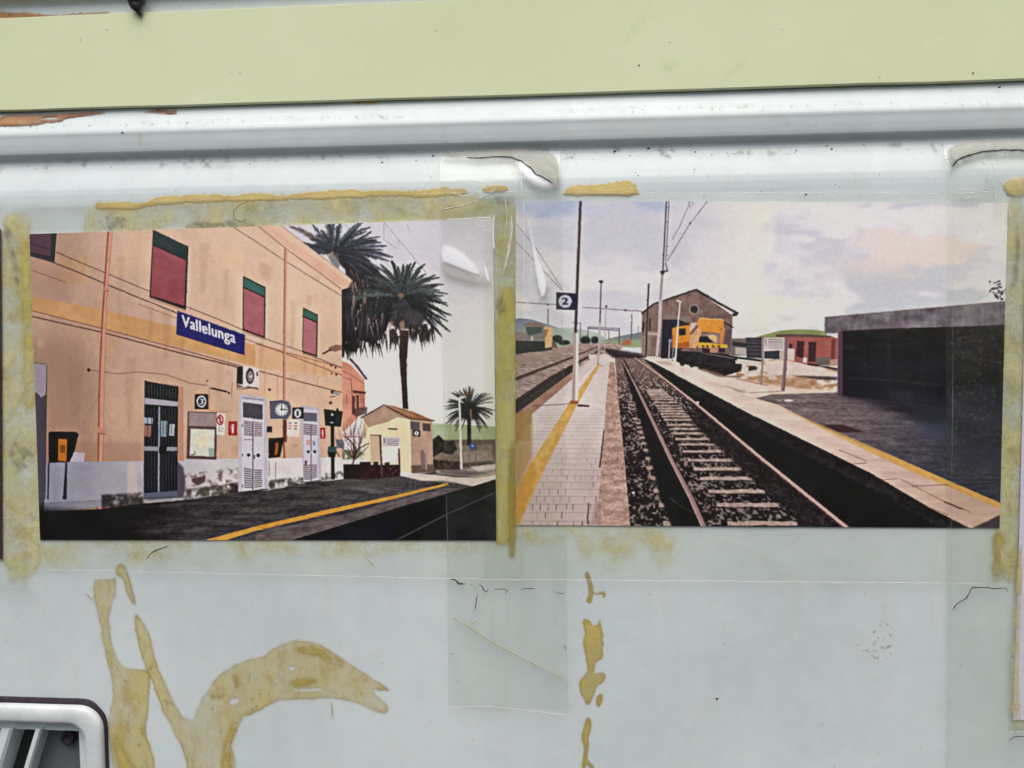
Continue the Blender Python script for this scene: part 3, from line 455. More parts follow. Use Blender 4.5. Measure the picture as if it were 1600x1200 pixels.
    c.poly(curb, lambda X, Y: np.asarray((180, 146, 130), np.float32) + ((fbm(X, Y, 14, 31, 4, 5) - .5) * 80)[..., None] + ((vn(X, Y, 2.2, 32) - .5) * 40)[..., None]); c.line(B3(655, 445, 640, 590, 628, 680), 1.6, (70, 40, 42), .9, 2.6); c.line(B3(560, 900, 555, 960, 552, 1030), 2.2, (82, 52, 54), .8); c.poly(B3(600, 900, 640, 890, 640, 1040, 570, 1040), (150, 118, 112), .5, 2)
    c.poly([(933, 570), (937, 571), (903, 630), (850, 735), (809, 822), (800, 822), (800, 785), (827, 728), (889, 630)], lambda X, Y: n3(X, Y, (210, 166, 88), 18, 8, 32)); c.poly([(806, 760), (832, 718), (842, 740), (812, 818), (800, 818)], (196, 134, 44), .5, 4)
    c.poly([(804, 690), (831, 690), (831, 649), (804, 690)], (150, 118, 80), .6, 3); c.poly([(804, 648), (831, 640), (831, 715), (806, 765)], (170, 134, 76), .75, 3)
    # right track
    bal = [(960, 553), (1000, 556), (1012, 562), (1180, 650), (1520, 825), (1520, 835), (986, 835), (976, 720), (966, 622)]
    def balc(X, Y):
        s = 1.3 + (Y - 550) / 90; u = (X - 975) / s; w = 90 * np.log(s); a = vn(u * 1.5, w * 1.7, 1.3, 33); b = vn(u, w, 2.2, 35); v = ss(.46, .82, .72 * a + .33 * b)
        k = mixc((40, 33, 34), (190, 168, 160), v * (.95 - .30 * ss(580, 700, Y))); return mixc(k, (150, 120, 112), ss(640, 560, Y) * .75)
    c.poly(bal, balc)
    c.poly(S6(1040, 770, 1575, 850, 1575, 900, 1180, 890), (34, 24, 30), .8, 2)
    zy = [196, 204, 212, 221, 230, 242, 255, 275, 295, 312, 328, 345, 362, 383, 415, 440, 468, 503, 537, 580, 635, 690, 750, 830, 915, 1030]
    for y in zy:
        yy = 560 + y / 4; xl = np.interp(yy, [562, 605, 657, 720, 777, 825], [974, 998, 1024, 1056, 1087, 1110]); xr = np.interp(yy, [560, 630, 710, 825], [993, 1087, 1180, 1325]); s = (yy - 560) / 265
        x0 = xl + (xr - xl) * .14; x1 = xl + (xr - xl) * (.62 if yy < 700 else .66); hh = 1.2 + 6 * s; n = 9; top = [(x0 + (x1 - x0) * i / n, yy - hh / 2 + rng.uniform(-.18, .18) * hh) for i in range(n + 1)]; bot = [(x0 + (x1 - x0) * i / n + 1, yy + hh / 2 + rng.uniform(-.2, .2) * hh) for i in range(n + 1)]
        c.poly(top + bot[::-1], lambda X, Y: n3(X, Y, (186, 160, 150), 34, 5, 37), .86); c.line([(x0, yy + hh * .6), (x1, yy + hh * .65)], hh * .35, (34, 24, 24), .6)
    for x, y in [(815, 270), (825, 290), (835, 318), (850, 375), (868, 402), (876, 430), (882, 458), (892, 494), (908, 530), (925, 572), (938, 626), (945, 682), (972, 745), (995, 825), (1032, 915), (1060, 1030)]:
        s = (y - 200) / 800; p = B3(x, y)[0]; w = 5 + 12 * s; hh = 1.6 + 6.5 * s; c.poly([(p[0] - w * .55, p[1] - hh / 2), (p[0] + w * .45, p[1] - hh * .4), (p[0] + w * .55, p[1] + hh / 2), (p[0] - w * .5, p[1] + hh * .45)], (188, 160, 146), .82)
    c.poly([(971, 562), (975, 562), (998, 605), (1024, 657), (1055, 720), (1098, 825), (1050, 825), (1030, 770), (1012, 700), (1000, 655), (984, 605)], (15, 11, 14), lambda X, Y: .80 + .16 * fbm(X, Y, 6, 38), 2.0)
    c.poly([(1000, 556), (1012, 562), (1060, 587), (1180, 650.5), (1259, 689), (1364, 741), (1453, 794), (1522, 828), (1327, 828), (1180, 708), (1087, 628), (1040, 592)], lambda X, Y: n3(X, Y, (16, 14, 17), 14, 10, 39)); c.poly([(1087, 632), (1180, 712), (1322, 828), (1262, 828), (1160, 735), (1080, 660)], lambda X, Y: n3(X, Y, (34, 28, 30), 34, 4, 40), .8, 3); c.poly([(1012, 564), (1060, 589), (1180, 653), (1259, 692), (1364, 745), (1453, 797), (1500, 824), (1470, 826), (1360, 765), (1180, 672), (1050, 596)], lambda X, Y: n3(X, Y, (40, 36, 38), 30, 9, 43, 5), .75, 2)
    c.line([(972, 562), (995, 605), (1020, 657), (1050, 720), (1080, 777), (1103, 828)], 1.6, (150, 118, 112), 1, 8); c.line([(971.5, 562), (993, 605), (1017.5, 657), (1047, 720), (1076, 777), (1098.5, 828)], .8, (208, 184, 176), .7, 2.2); c.line([(973, 562), (997, 606), (1023, 657), (1054, 721), (1084, 777), (1107, 828)], .5, (60, 36, 38), .8, 2)
    c.line([(992, 559), (1040, 593), (1087, 630), (1180, 708), (1328, 828)], 1.4, (188, 156, 146), 1, 5.5); c.line([(991, 561), (1039, 595.5), (1085, 633), (1177, 712), (1322, 829)], .6, (66, 44, 46), .9, 2.5)
    c.circ(*B3(1240, 275)[0], 2.5, (220, 216, 220), .9, 2); c.line(B3(1060, 865, 1150, 930, 1250, 985), 1, (96, 86, 62), .8); c.circ(*B3(840, 840)[0], 2, (214, 202, 200))
    # shed
    c.poly(S4(20, 340, 130, 250, 235, 215, 235, 790, 15, 770), lambda X, Y: n3(X, Y, (132, 106, 98), 18, 8, 41)); c.poly(S4(232, 212, 580, 90, 960, 350, 950, 760, 225, 790), lambda X, Y: n3(X, Y, (126, 98, 90), 24, 7, 42) + ((fbm(X, Y, 2.2, 44, 2) - .5) * 22)[..., None]); c.poly(S4(235, 330, 520, 370, 560, 420, 235, 420), (134, 118, 112), .8, 1); c.poly(S4(235, 395, 400, 395, 520, 440, 520, 620, 340, 800, 215, 800), (38, 40, 52)); c.poly(S4(900, 500, 950, 500, 945, 740, 880, 640), (92, 74, 78), .7, 1)
    c.line(S4(15, 335, 140, 235, 330, 170, 580, 85), 2.6, (54, 40, 42)); c.line(S4(580, 85, 800, 215, 1020, 335), 3.6, (50, 38, 40)); c.poly(S4(960, 330, 1022, 335, 1000, 360, 962, 362), (44, 34, 36)); c.circ(*S4(562, 290)[0], 8.4, (146, 128, 122), 1, 8.4); c.circ(*S4(562, 290)[0], 5.8, (20, 14, 18)); c.line(S4(870, 420, 970, 480), 2, (50, 38, 40)); c.poly(S4(25, 420, 45, 420, 40, 525, 22, 525), (48, 34, 38)); c.poly(S4(95, 380, 112, 380, 110, 510, 92, 510), (70, 52, 54)); c.poly(S4(80, 530, 190, 530, 190, 560, 80, 556), (176, 162, 158)); c.poly(S4(20, 560, 110, 560, 110, 760, 20, 760), (154, 134, 126), .7, 1)
    # masts by the shed
    c.line(S4(90, 20, 78, 300, 62, 770), 2.4, (70, 48, 50)); c.line(B1(1045, 90, 1022, 540), 2, (80, 58, 64)); c.line(B1(1061, 90, 1040, 500), 1.3, (110, 90, 96)); c.line(B1(1020, 545, 1012, 640, 1005, 740), 3.6, (158, 140, 142)); c.line(S4(215, 190, 205, 480, 175, 780), 6.4, (190, 178, 176), 1, 4.6); c.line(S4(232, 200, 222, 480, 190, 780), 1.2, (128, 112, 112), .8); c.line(B1(1005, 540, 1055, 535), 2.6, (60, 44, 50)); c.circ(*B1(1020, 545)[0], 3, (58, 42, 48)); c.line(B1(1040, 490, 1050, 530), 1.5, (90, 70, 76))
    for y in (140, 230, 380, 440): c.line(B1(1038, y, 1060, y), .9, (96, 76, 82), .8)
    # right platform strip and sandy ground
    c.poly(S5(-1020, 430, 100, 500, 1440, 560, 1440, 1000, -200, 1000, -700, 760), lambda X, Y: mixc((196, 166, 138), (222, 204, 190), fbm(X, Y, 16, 45, 4, 6)), 0)
    c.poly([(1010, 557), (1052, 562), (1090, 575), (1150, 585), (1230, 575), (1312, 570), (1312, 622), (1180, 640), (1180, 651), (1060, 588)], lambda X, Y: mixc((206, 180, 158), (224, 206, 194), fbm(X, Y, 26, 46, 4, 6)))
    c.poly(S5(160, 600, 800, 560, 1440, 560, 1430, 960, 900, 930, 600, 880, 160, 800), lambda X, Y: mixc((176, 130, 92), (222, 202, 188), ss(.38, .62, fbm(X, Y, 12, 48, 4, 4))), .95, 1); c.poly(S5(500, 590, 840, 585, 1000, 620, 1440, 740, 1430, 790, 900, 780, 600, 760), lambda X, Y: n3(X, Y, (216, 196, 186), 12, 8, 49), .95, 1.2); c.poly(S5(820, 770, 1420, 790, 1420, 830, 1200, 825), (74, 58, 66), .85, 1); c.poly(S5(520, 810, 1000, 790, 1250, 900, 900, 930, 560, 880), lambda X, Y: n3(X, Y, (178, 132, 96), 22, 6, 50), .7, 2)
    c.poly(S4(-0, 790, 250, 805, 420, 850, 760, 940, 1000, 1010, 1333, 1080, 1333, 1200, 830, 1200, 300, 900), lambda X, Y: n3(X, Y, (220, 202, 190), 12, 14, 51), .95, 1); c.poly(S4(780, 1090, 900, 1090, 1130, 1150, 990, 1160), (150, 112, 92), .6, 2); c.line(S4(1000, 1010, 1333, 1080), 2, (168, 106, 86), .6, 3, 1); c.poly(S4(150, 830, 280, 830, 360, 870, 220, 860), (158, 128, 116), .6, 2)
    # hill, red house, timber, wagons
    c.poly(S5(380, 300, 560, 250, 720, 210, 950, 195, 1150, 205, 1290, 225, 1290, 300, 380, 310), lambda X, Y: n3(X, Y, (140, 148, 96), 12, 12, 52)); c.poly(S5(660, 260, 900, 258, 1340, 280, 1480, 330, 1480, 640, 1050, 640, 800, 580, 800, 320), lambda X, Y: n3(X, Y, (164, 88, 80), 14, 10, 53)); c.poly(S5(660, 262, 880, 255, 1340, 275, 1340, 300, 900, 290, 660, 290), (104, 72, 68)); c.poly(S5(920, 340, 1010, 345, 1000, 560, 910, 530), (74, 36, 42)); c.poly(S5(1060, 350, 1160, 355, 1150, 600, 1060, 600), (66, 40, 42)); c.poly(S5(1150, 540, 1330, 545, 1320, 650, 1150, 640), (112, 96, 94)); c.poly(S5(995, 545, 1045, 550, 1040, 620, 990, 610), (206, 186, 182)); c.poly(S5(1350, 320, 1400, 320, 1385, 600, 1340, 600), (120, 62, 56)); c.poly(S5(1330, 570, 1440, 570, 1440, 650, 1330, 650), (176, 138, 124)); c.poly(S5(800, 435, 890, 440, 885, 590, 800, 580), (206, 190, 178)); c.poly(S5(820, 380, 860, 380, 858, 432, 820, 430), (66, 48, 60)); c.line(S5(1050, 630, 1200, 650, 1440, 700), 3, (46, 32, 40), .9); c.line(S5(1200, 650, 1440, 655), 1.6, (196, 176, 170), .8)
    c.poly(S5(90, 310, 290, 310, 300, 520, 90, 530), (118, 104, 104)); c.poly(S5(110, 350, 290, 370, 290, 420, 110, 400), (58, 54, 62)); c.poly(S5(150, 420, 290, 430, 290, 515, 150, 510), (176, 164, 158)); c.poly(S5(280, 300, 500, 295, 500, 560, 290, 550), (58, 56, 64)); 
    for yy in (330, 365, 410, 450, 500): c.line(S5(290, yy, 495, yy + 5), 1, (126, 120, 126), .7)
    c.poly(S5(510, 470, 700, 460, 700, 570, 510, 560), (60, 62, 70)); c.poly(S5(30, 520, 480, 575, 480, 600, 30, 545), (24, 20, 26)); c.poly(S5(700, 460, 800, 460, 790, 580, 700, 580), (188, 168, 152))
    # orange crane and flat wagon
    c.poly(S4(385, 720, 900, 750, 990, 790, 1060, 860, 1050, 930, 880, 980, 720, 930, 600, 890, 430, 850, 370, 830), lambda X, Y: n3(X, Y, (40, 38, 42), 16, 6, 54)); c.poly(S4(600, 880, 760, 920, 900, 980, 1060, 980, 1040, 1000, 820, 990, 600, 910), (104, 74, 66), .8, 1.2); c.line(S4(640, 740, 980, 800), 1.6, (150, 128, 118), .8)
    c.poly(S4(335, 480, 410, 465, 520, 450, 520, 690, 330, 690), lambda X, Y: n3(X, Y, (226, 140, 44), 12, 8, 55)); c.poly(S4(405, 490, 475, 485, 475, 555, 405, 562), (46, 40, 52)); c.poly(S4(390, 640, 520, 620, 520, 690, 390, 700), (170, 84, 36), .8, 1); c.poly(S4(330, 560, 350, 560, 345, 690, 325, 690), (176, 100, 60), .9)
    c.poly(S4(520, 430, 600, 420, 660, 450, 620, 620, 580, 690, 510, 690), lambda X, Y: n3(X, Y, (206, 156, 110), 26, 6, 56)); c.poly(S4(525, 440, 580, 430, 560, 480, 520, 510), (200, 186, 184)); c.line(S4(520, 550, 600, 460), 4, (128, 82, 62), .8); c.poly(S4(610, 380, 640, 372, 870, 395, 870, 540, 640, 520, 600, 450), lambda X, Y: n3(X, Y, (226, 146, 46), 14, 7, 57)); c.line(S4(615, 380, 870, 400), 1.6, (240, 182, 120), .9); c.poly(S4(835, 470, 885, 480, 860, 650, 830, 640), (212, 136, 62)); c.poly(S4(645, 540, 830, 540, 830, 640, 630, 640), (150, 124, 112)); c.poly(S4(620, 570, 720, 570, 760, 630, 610, 640), (50, 40, 44)); c.poly(S4(700, 560, 760, 550, 800, 575, 795, 635, 740, 610), (214, 178, 122)); c.poly(S4(600, 630, 910, 655, 910, 690, 600, 685), (222, 166, 56))
    for x in (655, 700, 760, 820): c.poly(S4(x - 12, 662, x + 12, 664, x + 12, 684, x - 12, 682), (76, 48, 38))
    c.poly(S4(640, 690, 730, 700, 720, 750, 650, 740), (46, 34, 40), .9); c.poly(S4(820, 690, 890, 700, 880, 740, 820, 735), (54, 40, 44), .9); c.poly(S4(720, 690, 810, 695, 810, 740, 730, 740), (196, 140, 100), .9, .6)
    for i in range(44):
        x = rng.uniform(340, 900); y = rng.uniform(400, 740); l = rng.uniform(8, 34); a = rng.choice([0, 0, 1.57, -.9, .2]); c.line(S4(x, y, x + l * math.cos(a), y + l * math.sin(a)), rng.uniform(.6, 1.3), rng.choice([(96, 52, 26), (60, 42, 40), (240, 186, 120), (170, 96, 40)]), rng.uniform(.2, .45))
    for x in (440, 540, 640, 740, 850, 930): c.circ(*S4(x, 850 + (x - 440) * .16)[0], 4.2, (20, 17, 20), .8); c.circ(*S4(x, 850 + (x - 440) * .16)[0], 1.6, (84, 74, 72), .7)
    for i in range(26): x = rng.uniform(400, 980); y = 745 + (x - 400) * .1 + rng.uniform(0, 90); c.line(S4(x, y, x + rng.uniform(10, 40), y + 4), .8, (110, 98, 94), rng.uniform(.2, .5))
    for i in range(26): x = rng.uniform(60, 460); y = rng.uniform(530, 800); c.line(S6(x, y, x + rng.uniform(6, 40), y + rng.uniform(-3, 3)), .8, rng.choice([(40, 38, 40), (190, 160, 120), (110, 100, 92)]), rng.uniform(.25, .6))
    # buffer stop, posts, board
    c.poly(S5(150, 580, 480, 600, 480, 640, 150, 625), (198, 188, 178)); c.poly(S5(225, 620, 285, 625, 310, 810, 270, 810), (206, 194, 184)); c.poly(S5(510, 560, 560, 570, 600, 820, 570, 820), (206, 192, 182), .9); c.poly(S5(320, 650, 420, 660, 420, 700, 310, 720), (60, 44, 48), .9, 1); c.poly(S5(600, 760, 650, 770, 670, 830, 600, 825), (204, 186, 176), .8)
    c.line(S4(415, 220, 390, 500, 367, 835), 2, (214, 202, 198), 1, 3); c.poly(S4(365, 195, 395, 190, 435, 210, 430, 225), (216, 206, 204)); c.line(S4(310, 600, 298, 820), 2, (176, 176, 190)); c.circ(*S4(312, 615)[0], 2.4, (132, 156, 196)); c.line(S4(345, 690, 335, 830), 1.8, (150, 136, 134))
    c.poly(S5(500, 300, 765, 300, 760, 455, 500, 450), (198, 188, 182))
    for yy, k in [(325, 110), (352, 104), (378, 150), (402, 150), (426, 150)]: c.line(S5(560, yy, 745, yy + 2), 1.3, (k, k - 12, k), .8)
    c.line(S5(530, 310, 528, 400), 2, (128, 118, 124), .7); c.line(S5(490, 290, 490, 560, 470, 890), 3.4, (150, 132, 128)); c.line(S5(780, 290, 775, 560, 740, 970), 4.4, (132, 108, 118)); c.line(S5(796, 290, 790, 560, 760, 970), 1.2, (92, 70, 84), .9); c.line(S5(720, 970, 320, 990), 1.4, (140, 100, 84), .6)
    # shelter and its shade
    c.poly([(1180, 622), (1205, 616), (1312, 613), (1400, 610), (1590, 610), (1590, 800), (1561, 790), (1416, 728), (1285, 668), (1215, 632)], lambda X, Y: mixc((112, 96, 96), (54, 54, 66), ss(1250, 1560, X + (Y - 640) * .3)) * (.5 + .7 * fbm(X - Y * 2, Y, 30, 58, 5, 4) + .45 * fbm(X, Y, 5, 59, 3, 2))[..., None])
    c.poly(B2(518, 850, 1520, 820, 1520, 1143, 1515, 1400, 1000, 1300, 512, 1248), lambda X, Y: n3(X, Y, (17, 18, 28), 12, 26, 61, 40)); c.poly([(1316, 600), (1400, 604), (1480, 622), (1575, 630), (1575, 700), (1480, 680), (1400, 642), (1316, 620)], (26, 26, 38), .8, 8); c.poly([(1490, 610), (1580, 600), (1580, 740), (1500, 720)], (30, 32, 46), .5, 9)
    c.poly(B2(412, 783, 1300, 705, 1520, 685, 1520, 825, 1290, 838, 800, 850, 500, 866, 480, 880, 412, 880), lambda X, Y: n3(X, Y, (112, 102, 110), 34, 18, 62, 10) + ((fbm(X, Y, 4, 64, 3, 16) - .5) * 34)[..., None]); c.line(B2(412, 783, 1300, 705, 1520, 685), 1.2, (140, 118, 112), .8); c.poly([(1309, 518), (1316, 517), (1316, 617), (1308, 617)], (84, 62, 80)); c.line([(1308.5, 520), (1308, 615)], 1.2, (150, 120, 140), .7)
    for x in (1350, 1388, 1440, 1478, 1530): c.line([(x, 516 - (x - 1316) * .03), (x + 2, 606 + (x - 1316) * .05)], rng.uniform(2, 6), (40, 38, 48), .6, soft=1.5)
    c.poly([(1320, 560), (1480, 556), (1480, 604), (1320, 600)], (34, 32, 40), .6, 5); c.line([(1325, 590), (1400, 594), (1470, 602)], 2, (62, 56, 60), .5, soft=1); c.line([(1318, 540), (1480, 536)], 1.5, (46, 44, 54), .5, soft=1)
    c.poly([(1400, 610), (1560, 600), (1565, 740), (1480, 720)], lambda X, Y: mixc((34, 38, 50), (74, 80, 94), fbm(X, Y, 22, 72, 4)), .4, 10)  # bluish reflection on the sleeve, painted into the picture
    for i in range(420):
        x = rng.uniform(1485, 1572); yy = rng.uniform(515, 690); c.circ(x, yy, rng.uniform(.8, 2.8), (rng.uniform(40, 96), rng.uniform(42, 84), rng.uniform(46, 76)), rng.uniform(.15, .5), None, .8)
    c.poly([(1385, 608), (1425, 612), (1425, 632), (1390, 628)], (60, 58, 72), .45, 4); c.poly([(1434, 660), (1475, 658), (1500, 680), (1440, 690)], (72, 78, 96), .45, 6); c.line([(1385, 518), (1388, 612)], 5, (30, 30, 42), .7, soft=2)
    c.circ(*S5(815, 1085)[0], 7, (226, 216, 216), .9, 1.8); c.line(S5(670, 1075, 720, 1088), 1.6, (190, 176, 176), .8); c.poly(B4(390, 395, 520, 392, 645, 437, 490, 440), (66, 42, 42), .9, 1)
    strip = [(1180, 623), (1215, 632), (1285, 668), (1390, 714), (1416, 728), (1565, 792), (1565, 826), (1518.6, 827), (1453, 793.6), (1364, 741), (1259, 689), (1180, 650.5), (1100, 608), (1100, 590)]
    c.poly(strip, lambda X, Y: mixc((216, 194, 178), (200, 166, 148), ss(1200, 1500, X)) + ((fbm(X - Y * 1.9, Y, 30, 66, 4, 5) - .5) * 30)[..., None], .97); c.poly([(1200, 628), (1285, 664), (1390, 710), (1462, 742), (1566, 787), (1566, 797), (1416, 733), (1298, 678)], lambda X, Y: n3(X, Y, (208, 160, 84), 12, 9, 67), lambda X, Y: .45 + .55 * ss(1240, 1420, X))
    for q in [(500, 545, 660, 610), (860, 715, 1100, 840, 1280, 915), (560, 628, 660, 622), (740, 722, 850, 714), (930, 760, 1150, 750), (1040, 890, 1150, 930)]: c.line(B4(*q), 1.2, (112, 78, 72), .7)
    c.line(B4(1120, 850, 1230, 895), 2.2, (60, 36, 36), .8); c.poly(B4(1290, 1008, 1452, 930, 1460, 1012), (70, 54, 62), .9, .8)
    for q in [(1230, 750, 1452, 738)]: c.line(B4(*q), 1.3, (36, 26, 34), .8)
    for i in range(40):
        x = rng.uniform(1545, 1572); yy = 470 - rng.random() ** 1.5 * 30; c.circ(x, yy - 2, rng.uniform(1, 2.6), (44, 38, 44), .75, rng.uniform(.8, 2), .6)
    # pole with the sign 2, slender lamps
    c.line(S6(1045, 10, 1030, 500, 1008, 970), 1.8, (112, 82, 86), 1, 2.6); c.line(S6(1030, 480, 1010, 960), 2.4, (206, 188, 180), .8); c.circ(*S6(1045, 2)[0], 3.4, (44, 30, 36), 1, 2.2); c.line(S6(1102, 300, 1084, 850), 1.4, (176, 156, 152)); c.circ(*S6(1102, 292)[0], 2, (72, 54, 60)); c.line(S6(1000, 970, 1070, 988), 1.4, (176, 128, 60), .8)
    c.line([(907.5, 310), (903, 420), (899, 530)], 4.2, (74, 48, 52)); c.line([(905.6, 310), (901, 420), (897, 530)], 1, (128, 96, 96), .7); c.poly([(896.5, 520), (903.5, 520), (903, 630), (893.5, 630)], (172, 150, 144)); c.poly([(900.5, 520), (904, 520), (903.5, 630), (898.5, 630)], (220, 210, 204)); c.poly([(891, 626), (905, 626), (903, 631), (890, 631)], (160, 88, 40), .95); c.poly([(903, 631.5), (921, 633), (921, 636), (903, 635)], (92, 50, 46)); c.line([(831, 634), (890, 631)], 1.2, (116, 82, 78), .8)
    c.poly(S6(520, 125, 735, 138, 775, 165, 765, 335, 520, 325), (28, 26, 74)); c.poly(S6(735, 150, 775, 165, 765, 330, 725, 330), (26, 20, 34)); c.line(S6(710, 240, 770, 250), 2, (60, 76, 106), .7); c.circ(*S6(625, 232)[0], 10.6, (180, 178, 196), 1, 10.2); c.text('2', S6(590, 268)[0], (9, 0), (0, -10.5), (34, 30, 52), .6)
    c.img *= (1 + (fbm(c.X, c.Y, 3.2, 73, 3) - .5) * .05)[..., None]; c.img += ((vn(c.X, c.Y, 1.5, 75) - .5) * 3)[..., None] + (np.stack([vn(c.X, c.Y, 2.6, 76 + i) for i in range(3)], -1) - .5) * 2
# ---------------------------------------------------------------- object helpers
def tag(o, label=None, cat=None, group=None, kind=None):
    for k, v in (('label', label), ('category', cat), ('group', group), ('kind', kind)):
        if v: o[k] = v
    return o
def mk(name, verts, faces, mat, parent=None, smooth=False, attrs=None):
    v = np.asarray(verts, float); o0 = np.array([0., 0, 0])
    if parent is None and len(v): o0 = np.array([v[:, 0].mean(), v[:, 1].max(), v[:, 2].min()])
    me = bpy.data.meshes.new(name); me.from_pydata((v - o0).tolist(), [], [list(map(int, q)) for q in faces]); me.update()
    if smooth: me.polygons.foreach_set('use_smooth', [True] * len(me.polygons))
    for k, a in (attrs or {}).items():
        at = me.attributes.new(k, 'FLOAT', 'POINT'); at.data.foreach_set('value', np.asarray(a, np.float32))
    ob = bpy.data.objects.new(name, me); COL.objects.link(ob); ob.location = o0
    if mat: me.materials.append(mat)
    if parent:
        ob.parent = parent; ob.location = -np.array(parent.location)
    return ob
def empty(name, loc):
    o = bpy.data.objects.new(name, None); COL.objects.link(o); o.location = loc; o.empty_display_size = .01; return o

class NT:
    def __init__(self, name):
        self.m = bpy.data.materials.new(name); self.m.use_nodes = True; self.t = self.m.node_tree; self.n = self.t.nodes
        self.b = self.n['Principled BSDF']; self.out = self.n['Material Output']
    def new(self, t, **k):
        q = self.n.new(t)
        for a, v in k.items(): setattr(q, a, v)
        return q
    def link(self, a, b): self.t.links.new(a, b)
    def coord(self):
        if not hasattr(self, 'c'): self.c = self.new('ShaderNodeNewGeometry').outputs['Position']
        return self.c
    def noise(self, scale, detail=4, rough=.55, dist=0, vec=None):
        q = self.new('ShaderNodeTexNoise'); q.inputs['Scale'].default_value = scale; q.inputs['Detail'].default_value = detail; q.inputs['Roughness'].default_value = rough; q.inputs['Distortion'].default_value = dist
        self.link(vec or self.coord(), q.inputs['Vector']); return q.outputs['Fac']
    def ramp(self, fac, stops):
        q = self.new('ShaderNodeValToRGB'); e = q.color_ramp.elements
        while len(e) < len(stops): e.new(.5)
        for i, (p, c) in enumerate(stops): e[i].position = p; e[i].color = (*c, 1) if len(c) == 3 else c
        self.link(fac, q.inputs['Fac']); return q.outputs['Color']
    def maprange(self, v, a, b, c=0., d=1.):
        q = self.new('ShaderNodeMapRange'); q.interpolation_type = 'SMOOTHSTEP'
        for i, x in zip(('From Min', 'From Max', 'To Min', 'To Max'), (a, b, c, d)): q.inputs[i].default_value = x
        self.link(v, q.inputs['Value']); return q.outputs['Result']
    def math(self, op, a, b=None):
        q = self.new('ShaderNodeMath', operation=op)
        for i, x in enumerate((a, b)):
            if x is None: continue
            if isinstance(x, (int, float)): q.inputs[i].default_value = x
            else: self.link(x, q.inputs[i])
        return q.outputs[0]
    def mix(self, f, a, b):
        q = self.new('ShaderNodeMix', data_type='RGBA')
        for s, x in ((q.inputs['Factor'], f), (q.inputs[6], a), (q.inputs[7], b)):
            if isinstance(x, (int, float)): s.default_value = x
            elif isinstance(x, (tuple, list, np.ndarray)): s.default_value = (*[float(t) for t in x[:3]], 1)
            else: self.link(x, s)
        return q.outputs[2]
    def bump(self, h, dist, strength=1.0):
        q = self.new('ShaderNodeBump'); q.inputs['Distance'].default_value = dist; q.inputs['Strength'].default_value = strength; self.link(h, q.inputs['Height']); return q.outputs['Normal']
    def attr(self, name):
        q = self.new('ShaderNodeAttribute'); q.attribute_name = name; return q.outputs['Fac']

E = 0.85                                      # light on a vertical surface here: shown colour = own colour * E
def own(*c): return tuple(float(t) for t in np.clip(lin(c) / E, 0, .9))

def paint_mat():
    t = NT('old_white_paint')
    a = t.noise(14, 5, .6); b = t.noise(140, 4, .6)
    c = t.ramp(a, [(.3, own(173, 182, 181)), (.7, own(188, 196, 195))])
    c = t.mix(t.maprange(b, .3, .8, 0, .35), c, own(196, 202, 202))
    g = t.noise(900, 2, .5); g2 = t.noise(60, 3, .6)
    dirt = t.math('MULTIPLY', t.maprange(g, .66, .74), t.maprange(g2, .5, .62))
    c = t.mix(t.math('MULTIPLY', dirt, .38), c, (.12, .1, .09))
    sm = t.math('MULTIPLY', t.maprange(t.noise(32, 6, .7, .4), .56, .75), .22); c = t.mix(sm, c, own(156, 162, 148))
    mp = t.new('ShaderNodeMapping'); mp.inputs['Scale'].default_value = (1, 1, .07); t.link(t.coord(), mp.inputs['Vector'])
    run = t.math('MULTIPLY', t.maprange(t.noise(120, 4, .6, 0, mp.outputs[0]), .60, .74), .16); c = t.mix(run, c, own(160, 162, 146))
    rub = t.math('MULTIPLY', t.maprange(t.noise(7, 6, .65, .6), .5, .7), .25); c = t.mix(rub, c, own(200, 208, 206))
    t.link(c, t.b.inputs['Base Color']); t.b.inputs['Roughness'].default_value = .36; t.b.inputs['Specular IOR Level'].default_value = .35
    t.link(t.bump(t.noise(420, 4, .6), .0001, .35), t.b.inputs['Normal']); return t.m
def board_mat():
    t = NT('pale_yellow_plastic')
    c = t.ramp(t.noise(12, 5, .6), [(.3, own(196, 202, 162)), (.72, own(205, 210, 174))])
    c = t.mix(t.math('MULTIPLY', t.maprange(t.noise(700, 2), .70, .76), .25), c, own(140, 136, 104))
    c = t.mix(t.math('MULTIPLY', t.maprange(t.noise(35, 6, .7, .5), .58, .75), .4), c, own(216, 220, 190))
    t.link(c, t.b.inputs['Base Color']); t.b.inputs['Roughness'].default_value = .5; t.b.inputs['Specular IOR Level'].default_value = .3
    t.link(t.bump(t.noise(260, 4, .6), .0001, .25), t.b.inputs['Normal']); return t.m
def plain(name, col, rough=.5, spec=.4, amp=.12, scale=120, bump=.0001):
    t = NT(name); k = np.array(col); c = t.ramp(t.noise(scale, 5, .6), [(.3, tuple(k * (1 - amp))), (.7, tuple(np.minimum(k * (1 + amp), .95)))])
    t.link(c, t.b.inputs['Base Color']); t.b.inputs['Roughness'].default_value = rough; t.b.inputs['Specular IOR Level'].default_value = spec
    t.link(t.bump(t.noise(scale * 3, 4), bump, .5), t.b.inputs['Normal']); return t.m
